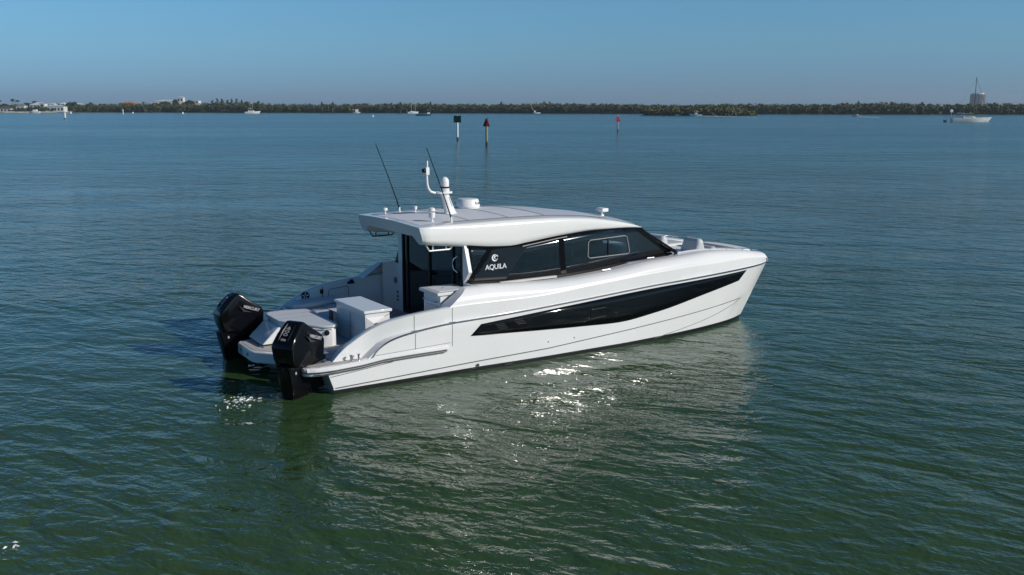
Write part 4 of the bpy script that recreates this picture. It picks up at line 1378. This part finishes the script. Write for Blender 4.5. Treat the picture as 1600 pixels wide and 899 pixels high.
# cabin cruiser by the left mangroves
p = at(394, 177.6)
s = empty('cabin_cruiser', p, R(10))
tag(s, 'white cabin cruiser moored before the mangroves left of centre', 'cabin cruiser')
hull_mesh(12.5, 3.8, 1.5, 1.4, M['white'], 'hull', parent=s)
b = MB().prism_y([(-3.6, 1.5), (2.6, 1.6), (1.0, 2.9), (-3.2, 3.0)], -1.4, 1.4)
cb = bevel(b.build('cabin', M['white'], s), 0.15)
MB().prism_y([(-2.8, 2.1), (1.4, 2.1), (0.8, 2.7), (-2.8, 2.7)], -1.42, -1.4).build('cabin_window', M['blackmatt'], cb)
MB().box((-3.4, -1.3, 4.3), (0.2, 1.3, 4.45)).build('hard_top', M['white'], s)
b = MB()
for x in (-3.2, 0.0): b.tube([(x, -1.1, 2.9), (x, -1.1, 4.3)], 0.07, 5); b.tube([(x, 1.1, 2.9), (x, 1.1, 4.3)], 0.07, 5)
b.build('top_frame', M['steel'], s)
for x in (-1.5, 0.6): MB().tube([(x, 0, 4.3), (x, 0, 10)], 0.06, 5).build('outrigger', M['white'], s)
# houseboat box and its post
p = at(557, 176.9)
s = empty('houseboat', p, 0.0)
tag(s, 'small white boxy houseboat against the mangroves, left of centre', 'houseboat')
hull_mesh(6.5, 3.0, 0.8, 1.1, M['white'], 'hull', parent=s)
bevel(MB().box((-1.2, -1.1, 0.8), (1.6, 1.1, 3.6)).build('cabin', M['white'], s), 0.1)
MB().tube([(-3.0, 0, 0.6), (-3.0, 0, 3.6)], 0.18, 6).build('post', M['white'], s)
MB().box((-3.6, -0.2, 3.2), (-2.4, 0.2, 3.7)).build('post_board', M['white'], s)
# two masted sailing boat
p = at(645, 177.6)
s = empty('ketch', p, R(8))
tag(s, 'white two masted sailing boat before the far mangroves', 'sailing boat')
hull_mesh(8.8, 2.8, 1.3, 1.3, M['white'], 'hull', parent=s)
bevel(MB().box((-2.6, -0.9, 1.3), (1.6, 0.9, 1.95)).build('cabin', M['white'], s), 0.1)
MB().tube([(-1.2, 0, 1.2), (-1.2, 0, 9.5)], 0.09, 6).build('mast', M['white'], s)
MB().tube([(2.4, 0, 1.2), (2.4, 0, 8.8)], 0.09, 6).build('mast', M['white'], s)
MB().tube([(-5.6, 0, 1.5), (-3.6, 0, 1.3)], 0.08, 6).build('bowsprit', M['white'], s)
p = at(661, 181.2)
s = empty('workboat', p, R(4))
tag(s, 'low blue open boat with a white end, right of the two masted boat', 'boat')
hull_mesh(9.6, 2.6, 1.25, 1.05, M['teal'], 'hull', parent=s)
bevel(MB().box((2.6, -0.9, 1.1), (4.4, 0.9, 2.1)).build('engine_box', M['white'], s), 0.15)
p = at(839, 177.7)
s = empty('fishing_boat', p, R(186))
tag(s, 'small white fishing boat with a long pole slanting up to the left', 'fishing boat')
hull_mesh(6.0, 2.2, 1.0, 1.3, M['white'], 'hull', parent=s)
MB().tube([(1.6, 0, 1.0), (4.6, 0, 5.0), (6.2, 0, 8.2)], [0.14, 0.12, 0.08], 6).build('pole', mat('pale pole', (0.55, 0.5, 0.45), 0.6), s)
bevel(MB().box((1.4, -0.4, 1.0), (2.6, 0.4, 2.6)).build('console', M['white'], s), 0.1)

# ------------------------------------------------------------------ foliage
def leaf_mat(name, a, b_, vs_=0.25):
    m, nt, bs = nmat(name)
    bs.inputs['Roughness'].default_value = 0.7
    bs.inputs['Specular IOR Level'].default_value = 0.2
    geo = nt.nodes.new('ShaderNodeNewGeometry')
    n = nt.nodes.new('ShaderNodeTexNoise')
    n.inputs['Scale'].default_value = vs_
    n.inputs['Detail'].default_value = 4
    nt.links.new(geo.outputs['Position'], n.inputs['Vector'])
    r = nt.nodes.new('ShaderNodeValToRGB')
    r.color_ramp.elements[0].position = 0.32
    r.color_ramp.elements[1].position = 0.68
    r.color_ramp.elements[0].color = (*a, 1)
    r.color_ramp.elements[1].color = (*b_, 1)
    nt.links.new(n.outputs[0], r.inputs[0])
    nt.links.new(r.outputs[0], bs.inputs['Base Color'])
    return m
M['mangrove'] = leaf_mat('mangrove leaves', (0.070, 0.086, 0.034), (0.108, 0.118, 0.048), 0.12)
M['mangrove2'] = leaf_mat('island mangrove leaves', (0.072, 0.088, 0.034), (0.118, 0.124, 0.048), 0.15)
M['darkleaf'] = leaf_mat('dark broad leaves', (0.022, 0.040, 0.020), (0.05, 0.075, 0.030), 0.3)
M['pineleaf'] = leaf_mat('casuarina needles', (0.055, 0.075, 0.036), (0.095, 0.115, 0.050), 0.4)
M['palmleaf'] = leaf_mat('palm fronds', (0.035, 0.055, 0.025), (0.07, 0.095, 0.035), 0.4)
M['bark'] = mat('grey bark', (0.16, 0.13, 0.10), 0.9, var=0.2, vscale=1.0)

class Leaves:
    def __init__(self): self.v, self.f = [], []
    def quads(self, c, n, rx, ry, rz, size, rg, shell=0.6):
        d = rg.normal(size=(n, 3))
        d /= np.linalg.norm(d, axis=1)[:, None]
        rad = shell + (1 - shell) * rg.random(n)
        p = np.array(c) + d * rad[:, None] * np.array([rx, ry, rz])
        nrm = d + rg.normal(size=(n, 3)) * 0.5
        nrm /= np.linalg.norm(nrm, axis=1)[:, None]
        t = np.cross(nrm, rg.normal(size=(n, 3)))
        t /= np.linalg.norm(t, axis=1)[:, None] + 1e-9
        bt = np.cross(nrm, t)
        s = size * (0.55 + 0.9 * rg.random(n))[:, None]
        k = 0.62
        base = len(self.v) and sum(len(a) for a in self.v)
        quad = np.stack([p - t * s, p - bt * s * k, p + t * s, p + bt * s * k], axis=1).reshape(-1, 3)
        self.v.append(quad)
        self.f.append(np.arange(n * 4).reshape(-1, 4) + base)
    def build(self, name, m, parent=None):
        v = np.concatenate(self.v)
        f = np.concatenate(self.f)
        me = bpy.data.meshes.new(name)
        me.vertices.add(len(v)); me.vertices.foreach_set('co', v.ravel())
        me.loops.add(f.size); me.loops.foreach_set('vertex_index', f.ravel().astype(np.int32))
        me.polygons.add(len(f)); me.polygons.foreach_set('loop_start', np.arange(0, f.size, 4, dtype=np.int32))
        me.update(calc_edges=True)
        me.materials.append(m)
        o = bpy.data.objects.new(name, me)
        COL.objects.link(o)
        if parent: o.parent = parent
        return o

tree_top = curve([(-300, 163), (100, 163.5), (130, 163.2), (160, 161.8), (230, 162.2), (300, 162.6), (340, 160.2), (390, 160.0), (420, 162.0), (500, 163.4), (560, 162.8), (600, 162.3), (640, 161.8), (680, 162.5), (740, 163.0), (800, 163.2), (850, 161.2), (900, 162.2), (960, 163.0), (1010, 163.6), (1060, 164.3), (1110, 163.6), (1150, 163.0), (1210, 163.5), (1290, 163.0), (1340, 161.6), (1385, 161.4), (1440, 162.8), (1500, 163.2), (1560, 162.8), (1900, 163)])
def belt(name, u0, u1, step, mat_, seed, v_of, top_of, rows_n, label, dens=70, leaf=1.0):
    rg = np.random.default_rng(seed)
    lv = Leaves()
    u = u0
    while u < u1:
        p = at(u, v_of(u))
        px_m = p.y / 1500.0 / 0.984
        for r in range(rows_n):
            q = Vector((p.x, p.y + 3.5 + r * 7 + rg.uniform(-2, 2), 0))
            q.x *= q.y / p.y
            q.x += rg.uniform(-2.5, 2.5)
            H = CAM_H + (168 - top_of(u)) * px_m
            H *= (0.66 + 0.34 * (r + 1) / rows_n) * rg.uniform(0.90, 1.03)
            H = max(H, 2.0)
            rx = rg.uniform(2.6, 4.8)
            # several clumps up the height make one uneven crown
            nc = 4 if r == 0 else 3
            for c in range(nc):
                zc_ = H * (0.22 + 0.60 * c / max(1, nc - 1)) if r == 0 else H * (0.5 + 0.33 * c / 2)
                k = 1.0 - 0.3 * c / nc
                lv.quads((q.x + rg.uniform(-1.8, 1.8), q.y + rg.uniform(-1, 1), zc_), dens // nc, rx * k, 2.6 * k, H * 0.19 + 0.5, leaf, rg, 0.5)
        u += step * rg.uniform(0.7, 1.3)
    o = lv.build(name, mat_)
    tag(o, label, None, None, 'stuff')
    return o
belt('mangrove_belt', 100, 1750, 4.2, M['mangrove'], 11, shore_v, tree_top, 3, 'long dark green mangrove belt along the far shore', 110, 0.75)
belt('mangrove_belt', -280, 100, 6.0, M['darkleaf'], 12, lambda u: shore_v(u) - 0.95, curve([(-300, 162), (30, 163.5), (60, 162.8), (100, 161.5)]), 3, 'dark trees behind the waterfront houses at far left', 64, 1.0)
belt('waterfront_shrubs', 24, 82, 4.0, M['darkleaf'], 15, lambda u: shore_v(u) - 0.03, curve([(20, 170.5), (40, 168.4), (58, 166.8), (75, 166.6), (82, 170)]), 2, 'dark shrubs before the two storey white house', 64, 0.7)
belt('waterfront_shrubs', 82, 128, 3.5, M['darkleaf'], 16, lambda u: shore_v(u) - 0.03, curve([(82, 171.5), (95, 172.6), (104, 170.5), (112, 166), (128, 164)]), 2, 'dark shrubs before the long low house', 64, 0.6)
isl_v = curve([(1005, 180.6), (1060, 180.9), (1130, 181.2), (1172, 181.0)])
isl_t = curve([(1005, 170.0), (1020, 168.6), (1060, 167.6), (1110, 167.8), (1140, 168.6), (1165, 171.2), (1174, 176)])
belt('mangrove_islet', 1008, 1173, 3.6, M['mangrove2'], 13, isl_v, isl_t, 3, 'low rounded mangrove islet standing nearer than the far shore', 84, 0.75)
# solid dim interior of the belt so that no sky shows at its foot
b = MB()
rows_ = []
rg0 = random.Random(4)
for u in range(-280, 1760, 6):
    p = at(u, shore_v(u))
    H = (CAM_H + (168 - tree_top(u)) * p.y / 1476.0) * rg0.uniform(0.62, 0.76)
    y0 = p.y + (10 if u > 125 else 150)
    rows_.append([(p.x * y0 / p.y, y0, 0.2), (p.x * y0 / p.y, y0 + 1.5 + rg0.uniform(-1, 1), H * 0.6), (p.x * (y0 + 6) / p.y, y0 + 6, H), (p.x * (y0 + 26) / p.y, y0 + 26, H * 0.95), (p.x * (y0 + 34) / p.y, y0 + 34, 0.2)])
tag(MB().grid(rows_).build('undergrowth', M['mangrove'], smooth=True), 'dense undergrowth inside the mangrove belt', None, None, 'stuff')

def trunk_into(parent, h, r, lean=0.0):
    return MB().tube([(0, 0, -0.5), (lean * 0.3, 0, h * 0.4), (lean, 0, h)], [r, r * 0.8, r * 0.45], 8).build('trunk', M['bark'], parent, True)
def casuarina(u, dist, v_top, label, group, seed):
    v_top += 0.8
    p = far(u, dist)
    h = CAM_H + (168 - v_top) * dist / 1476.0
    rg = np.random.default_rng(seed)
    t = empty('casuarina_tree', p)
    tag(t, label, 'tree', group)
    trunk_into(t, h * 0.9, 0.35)
    lv = Leaves()
    for i in range(16):
        q = 0.30 + 0.70 * i / 15
        w = (1.05 - q) * 4.2 + 0.9
        a = rg.uniform(0, 6.3)
        lv.quads((math.cos(a) * w * 0.55, math.sin(a) * w * 0.55, h * q), 16, w * 0.6, w * 0.6, 1.1, 0.6, rg, 0.2)
    lv.build('crown', M['pineleaf'], t)
ct = [(333, 157.6), (340, 154.6), (348, 155.4), (357, 156.6), (363, 155.6), (371, 155.2), (378, 157.0), (386, 159.2)]
nm_ = ['leftmost casuarina of the feathery row above the mangroves', 'tallest casuarina, second from left in the feathery row', 'casuarina third from left in the feathery row', 'casuarina fourth from left in the feathery row',
       'casuarina fifth from left in the feathery row', 'casuarina sixth from left in the feathery row', 'casuarina next to the right end of the feathery row', 'lowest casuarina at the right end of the feathery row']
for i, (u, v) in enumerate(ct):
    casuarina(u, 1045, v, nm_[i], 'casuarinas above the left mangroves', 100 + i)
em = [(405, 158.6, 'thin spiky tree just right of the casuarinas, above the mangroves'), (504, 160.4, 'small pointed tree left of the houseboat, above the mangroves'), (520, 160.2, 'small round topped tree just left of the houseboat, above the mangroves'), (626, 160.2, 'tree crown left of the two masted boat, above the mangroves'),
      (672, 160.4, 'thin tree right of the two masted boat, above the mangroves'), (783, 159.8, 'slim dark tree above the mangroves behind the red triangle marker'), (850, 159.6, 'tall tuft above the mangroves right of the fishing boat'), (859, 159.9, 'second tall tuft above the mangroves right of the fishing boat'),
      (1340, 159.6, 'tall tuft above the mangroves behind the small runabout'), (1392, 160.0, 'tuft above the mangroves right of the small runabout'), (1440, 160.6, 'tuft above the mangroves left of the sailing yacht'), (1553, 161.2, 'tuft above the mangroves right of the tower')]
for i, (u, v, lb_) in enumerate(em):
    casuarina(u, 960 - (u - 400) * 0.10, v, lb_, 'emergent trees above the mangroves', 200 + i)
def broad_tree(u, dist, v_top, w, label, seed):
    dist += 50
    p = far(u, dist)
    h = CAM_H + (168 - v_top) * dist / 1476.0
    rg = np.random.default_rng(seed)
    t = empty('broadleaf_tree', p)
    tag(t, label, 'tree', 'broad dark trees by the houses')
    trunk_into(t, h * 0.7, 0.5)
    lv = Leaves()
    for i in range(14):
        a = rg.uniform(0, 6.3)
        rr_ = rg.uniform(0, 1) ** 0.5
        lv.quads((math.cos(a) * rr_ * w * 0.7, math.sin(a) * rr_ * w * 0.5, h * (0.55 + 0.32 * (1 - rr_ * 0.7)) + rg.uniform(-0.6, 0.3)), 40, w * 0.42, w * 0.4, h * 0.16, 0.8, rg, 0.5)
    lv.build('crown', M['darkleaf'], t)
broad_tree(259, 1040, 158.2, 8.0, 'wide dark tree left of the small tower of the white building', 301)
broad_tree(296, 1040, 156.0, 7.6, 'round dark tree right of the small tower of the white building', 302)
broad_tree(275, 1055, 154.6, 3.6, 'dark tree top beside the small tower of the white building', 303)
broad_tree(113, 1020, 158.6, 6.5, 'dark tree behind the white houses, right end of the waterfront', 304)
broad_tree(100, 1030, 159.6, 6.0, 'dark tree between the long low house and the right end of the waterfront', 305)
broad_tree(55, 1045, 159.4, 5.0, 'small dark tree behind the two storey white house', 306)
broad_tree(43, 1050, 160.6, 6.0, 'low dark tree between the palms and the two storey white house', 307)
broad_tree(8, 1040, 162.0, 5.0, 'dark bushy tree behind the brown roofed hut', 308)
def palm(u, dist, v_top, label, seed, lean=0.6):
    dist += 50
    p = far(u, dist)
    h = CAM_H + (168 - v_top) * dist / 1476.0
    rg = random.Random(seed)
    t = empty('palm_tree', p)
    tag(t, label, 'palm tree', 'palms by the waterfront houses')
    MB().tube([(0, 0, -0.3), (lean * 0.3, 0, h * 0.45), (lean, 0, h * 0.86)], [0.32, 0.24, 0.2], 8).build('trunk', M['bark'], t, True)
    b = MB()
    for k in range(18):
        a = 2 * math.pi * k / 18 + rg.uniform(-0.2, 0.2)
        up = rg.uniform(-0.2, 1.0)
        L_ = rg.uniform(3.2, 4.2)
        prev = None
        rows2 = []
        for i in range(7):
            s_ = i / 6
            r_ = L_ * s_ * (0.95 - 0.2 * s_)
            z_ = h * 0.86 + up * 2.4 * s_ - 2.6 * s_ * s_
            w_ = 0.62 * math.sin(math.pi * min(1, 0.12 + s_ * 0.86))
            c_ = Vector((lean + math.cos(a) * r_, math.sin(a) * r_, z_))
            sd_ = Vector((-math.sin(a), math.cos(a), 0)) * w_
            rows2.append([c_ - sd_ - Vector((0, 0, w_ * 0.6)), c_, c_ + sd_ - Vector((0, 0, w_ * 0.6))])
        b.grid(rows2)
    b.build('crown', M['palmleaf'], t)
palm(20, 1005, 153.0, 'tallest palm at far left, above the hut and houses', 1, 1.0)
palm(28, 1008, 154.8, 'palm just right of the tallest palm at far left', 2, 0.6)
palm(0, 1030, 155.2, 'palm cut by the left edge of the picture', 3, 0.3)
palm(117, 1035, 157.6, 'palm behind the right hand white houses of the waterfront', 4, 0.4)
palm(55.5, 1060, 156.4, 'thin palm behind the two storey white house', 5, 0.3)
palm(143, 1020, 158.8, 'lone palm above the mangroves just right of the houses', 6, 0.4)
palm(224, 1060, 157.6, 'lone palm above the mangroves left of the white building', 7, 0.4)

# ------------------------------------------------------------------ houses and buildings
M['hwall'] = mat('white rendered wall', (0.66, 0.66, 0.64), 0.8, var=0.06, vscale=0.3)
M['hroofwhite'] = mat('white metal roof', (0.60, 0.66, 0.68), 0.5)
M['hroofteal'] = mat('pale teal roof', (0.42, 0.58, 0.58), 0.5)
M['hroofbrown'] = mat('brown shingle roof', (0.10, 0.08, 0.07), 0.8, var=0.2, vscale=0.6)
M['hroofgrey'] = mat('grey shingle roof', (0.20, 0.20, 0.20), 0.8)
M['hrooforange'] = mat('orange tile roof', (0.48, 0.17, 0.08), 0.8, var=0.15, vscale=0.5)
M['hglass'] = mat('dark window glass', (0.02, 0.03, 0.04), 0.1)
def house(name, u, dist, w, d, v_eave, v_ridge, roofm, label, cat='house', rz=0.0, base=0.3, hip=0.35, wins=3, group='waterfront houses', wallm=None, storeys=1):
    dist += 50
    p = far(u, dist)
    k = dist / 1476.0
    he, hr = CAM_H + (168 - v_eave) * k, CAM_H + (168 - v_ridge) * k
    t = empty(name, (p.x, p.y, 0), rz)
    tag(t, label, cat, group)
    MB().box((-w / 2, -d / 2, base), (w / 2, d / 2, he)).build('wall', wallm or M['hwall'], t)
    o = 0.5
    a, c = w / 2 + o, d / 2 + o
    v = [(-a, -c, he), (a, -c, he), (a, c, he), (-a, c, he), (-a + hip * w, 0, hr), (a - hip * w, 0, hr)]
    MB().add(v, [(0, 1, 5, 4), (1, 2, 5), (2, 3, 4, 5), (3, 0, 4), (0, 3, 2, 1)]).build('roof', roofm, t)
    n = wins
    for s_ in range(storeys):
        z0 = base + (he - base) * (s_ + 0.3) / storeys
        z1 = base + (he - base) * (s_ + 0.75) / storeys
        for i in range(n):
            x = -w / 2 + w * (i + 0.5) / n
            MB().box((x - w / n * 0.28, -d / 2 - 0.06, z0), (x + w / n * 0.28, -d / 2 - 0.004, z1)).build('window', M['hglass'], t)
    return t
house('house', 9, 1000, 15, 8, 169.8, 166.2, M['hroofbrown'], 'low brown roofed hut with white posts by the left shore', 'hut', wins=4)
house('house', 35, 1022, 9, 8, 165.8, 162.8, M['hroofgrey'], 'small house with a grey roof between the palms and the two storey house', wins=2)
house('house', 62.5, 1025, 17, 10, 164.6, 160.6, M['hroofwhite'], 'two storey white house with a wide white roof', wins=4, storeys=2)
house('house', 69, 1015, 5.6, 7, 162.3, 161.9, M['hroofwhite'], 'tall plain white wing in front of the two storey white house', wins=1, storeys=2)
house('house', 90, 1003, 18, 9, 166.9, 164.4, M['hroofteal'], 'long low waterfront house with a pale teal roof', wins=5)
house('house', 84, 1030, 6, 8, 163.0, 161.4, M['hroofwhite'], 'small white roofed house behind the long low house', wins=2)
house('house', 100, 1024, 5.5, 7, 163.2, 160.6, M['hroofwhite'], 'narrow white house right of the long low house', wins=2, storeys=2)
house('house', 124, 1030, 9, 8, 163.6, 161.6, M['hroofwhite'], 'white house at the right end of the waterfront row', wins=3)
house('house', 203, 1060, 16, 12, 162.4, 159.4, M['hrooforange'], 'house with an orange tiled roof above the mangroves', wins=4, wallm=mat('ochre wall', (0.35, 0.25, 0.17), 0.8), storeys=2)
house('house', 222, 1060, 5, 8, 161.9, 160.6, M['hroofwhite'], 'small white roof right of the orange roofed house', wins=2)
WB = 'blocks of the large white building'
house('apartment_building', 262, 1075, 30, 14, 159.4, 156.6, M['hroofwhite'], 'long low grey white block, left part of the large white building', 'building', wins=8, group=WB, storeys=2)
house('apartment_building', 284.5, 1070, 6.4, 7, 153.6, 151.9, M['hroofwhite'], 'small white tower of the large white building between dark trees', 'building', wins=2, group=WB, storeys=3)
house('apartment_building', 308, 1065, 7.6, 9, 158.0, 157.2, M['hroofwhite'], 'white block with balconies at the right end of the large white building', 'building', wins=2, group=WB, storeys=3)
house('apartment_building', 322, 1075, 12, 9, 162.4, 161.4, M['hroofgrey'], 'low dark roofed block right of the large white building', 'building', wins=4, group=WB)
# sea wall and moored boats
b = MB()
pts = [at(u, shore_v(u)) for u in range(-60, 118, 6)]
rows_ = [[(p.x, p.y - 1.2, -0.4), (p.x, p.y - 1.2, 1.0), (p.x, p.y + 0.3, 1.05), (p.x, p.y + 0.6, 0.2)] for p in pts]
tag(MB().grid(rows_).build('sea_wall', mat('pale concrete', (0.34, 0.31, 0.24), 0.9, var=0.2, vscale=0.2)), 'low pale sea wall along the waterfront houses at far left', 'sea wall')
p = at(54.5, 176.9)
s = empty('cabin_cruiser', p, R(185))
tag(s, 'white motor boat moored at the sea wall before the houses', 'motor boat')
hull_mesh(9.5, 3.0, 1.6, 1.3, M['white'], 'hull', parent=s)
bevel(MB().prism_y([(-2.6, 1.6), (2.2, 1.7), (1.0, 3.2), (-2.4, 3.3)], -1.2, 1.2).build('cabin', M['white'], s), 0.15)
p = at(101, 176.7)
s = empty('dock', p, 0.0)
tag(s, 'low grey dock before the long low house', 'dock')
MB().box((-8, -1.0, 0.7), (6, 1.0, 0.9)).build('deck', mat('grey planks', (0.3, 0.3, 0.28), 0.9), s)
for x in (-7.5, -3.5, 0.5, 5.5): MB().lathe([(0.15, -1), (0.15, 1.6)], (x, -0.8, 0), 8).build('post', M['pile'], s)
# round apartment tower far beyond
p = far(1525.5, 2900)
t = empty('tower_block', p, 0.0)
tag(t, 'tall round apartment tower rising far behind the mangroves', 'tower block')
hT = CAM_H + (168 - 147.2) * 2900 / 1476
wT = 20.5
mT = mat('pale tower concrete', (0.21, 0.21, 0.21), 0.8)
MB().lathe([(wT, 0), (wT, hT - 2.5), (wT * 0.97, hT - 2.4)], (0, 0, 0), 32).build('wall', mT, t, True, ang=30)
MB().lathe([(wT * 0.80, hT - 2.4), (wT * 0.80, hT + 0.6), (wT * 0.3, hT + 1.0)], (0, 0, 0), 24).build('roof', M['white'], t)
for k in range(15):
    a = 2 * math.pi * (k + 0.5) / 15
    b = MB()
    ca, sa = math.cos(a), math.sin(a)
    for i_ in (0,):
        c0 = Vector((ca * (wT + 0.05), sa * (wT + 0.05), 0))
        tv = Vector((-sa, ca, 0)) * 2.9
        n_ = Vector((ca, sa, 0)) * 0.25
        vv = [c0 - tv - n_, c0 + tv - n_, c0 + tv + n_, c0 - tv + n_]
        b.add([(q.x, q.y, 3) for q in vv] + [(q.x, q.y, hT - 4) for q in vv], [(0, 3, 2, 1), (4, 5, 6, 7), (0, 1, 5, 4), (1, 2, 6, 5), (2, 3, 7, 6), (3, 0, 4, 7)])
    b.build('window_strip', mat('tower window strip', (0.03, 0.045, 0.06), 0.5) if k == 0 else bpy.data.materials['tower window strip'], t)

def splash(name, c, n, sx, sy, seed, label):
    rr_ = random.Random(seed)
    b = MB()
    for i in range(n):
        x_, y_ = c[0] + rr_.gauss(0, sx), c[1] + rr_.gauss(0, sy)
        L_, B_, h_ = rr_.uniform(0.01, 0.05), rr_.uniform(0.005, 0.012), rr_.uniform(0.005, 0.03)
        ang = rr_.gauss(0.2, 0.5)
        ca, sa = math.cos(ang), math.sin(ang)
        ring_ = [(x_ + L_ * math.cos(t) * ca - B_ * math.sin(t) * sa, y_ + L_ * math.cos(t) * sa + B_ * math.sin(t) * ca, 0.001) for t in np.linspace(0, 2 * math.pi, 7)[:-1]]
        b.add(ring_ + [(x_, y_, h_)], [(k, (k + 1) % 6, 6) for k in range(6)])
    tag(b.build(name, foam), label, None, None, 'stuff')
splash('splash_foam', at(374, 627), 60, 0.20, 0.25, 21, 'small patch of white bubbles behind the port motor')
splash('splash_foam', at(22, 851), 6, 0.035, 0.07, 22, 'small white fleck of foam at the lower left')

# ------------------------------------------------------------------ air
hm = bpy.data.materials.new('pale blue haze')
hm.use_nodes = True
hn_ = hm.node_tree
hn_.nodes.clear()
ho = hn_.nodes.new('ShaderNodeOutputMaterial')
pv = hn_.nodes.new('ShaderNodeVolumePrincipled')
pv.inputs['Color'].default_value = (0.80, 0.90, 1.0, 1)
pv.inputs['Density'].default_value = 0.00011
pv.inputs['Anisotropy'].default_value = 0.2
hn_.links.new(pv.outputs[0], ho.inputs['Volume'])
hz = MB().box((-4700, -320, -3.0), (4700, 4700, 62.0)).build('haze', hm)
tag(hz, 'thin blue haze over the bay', None, None, 'stuff')
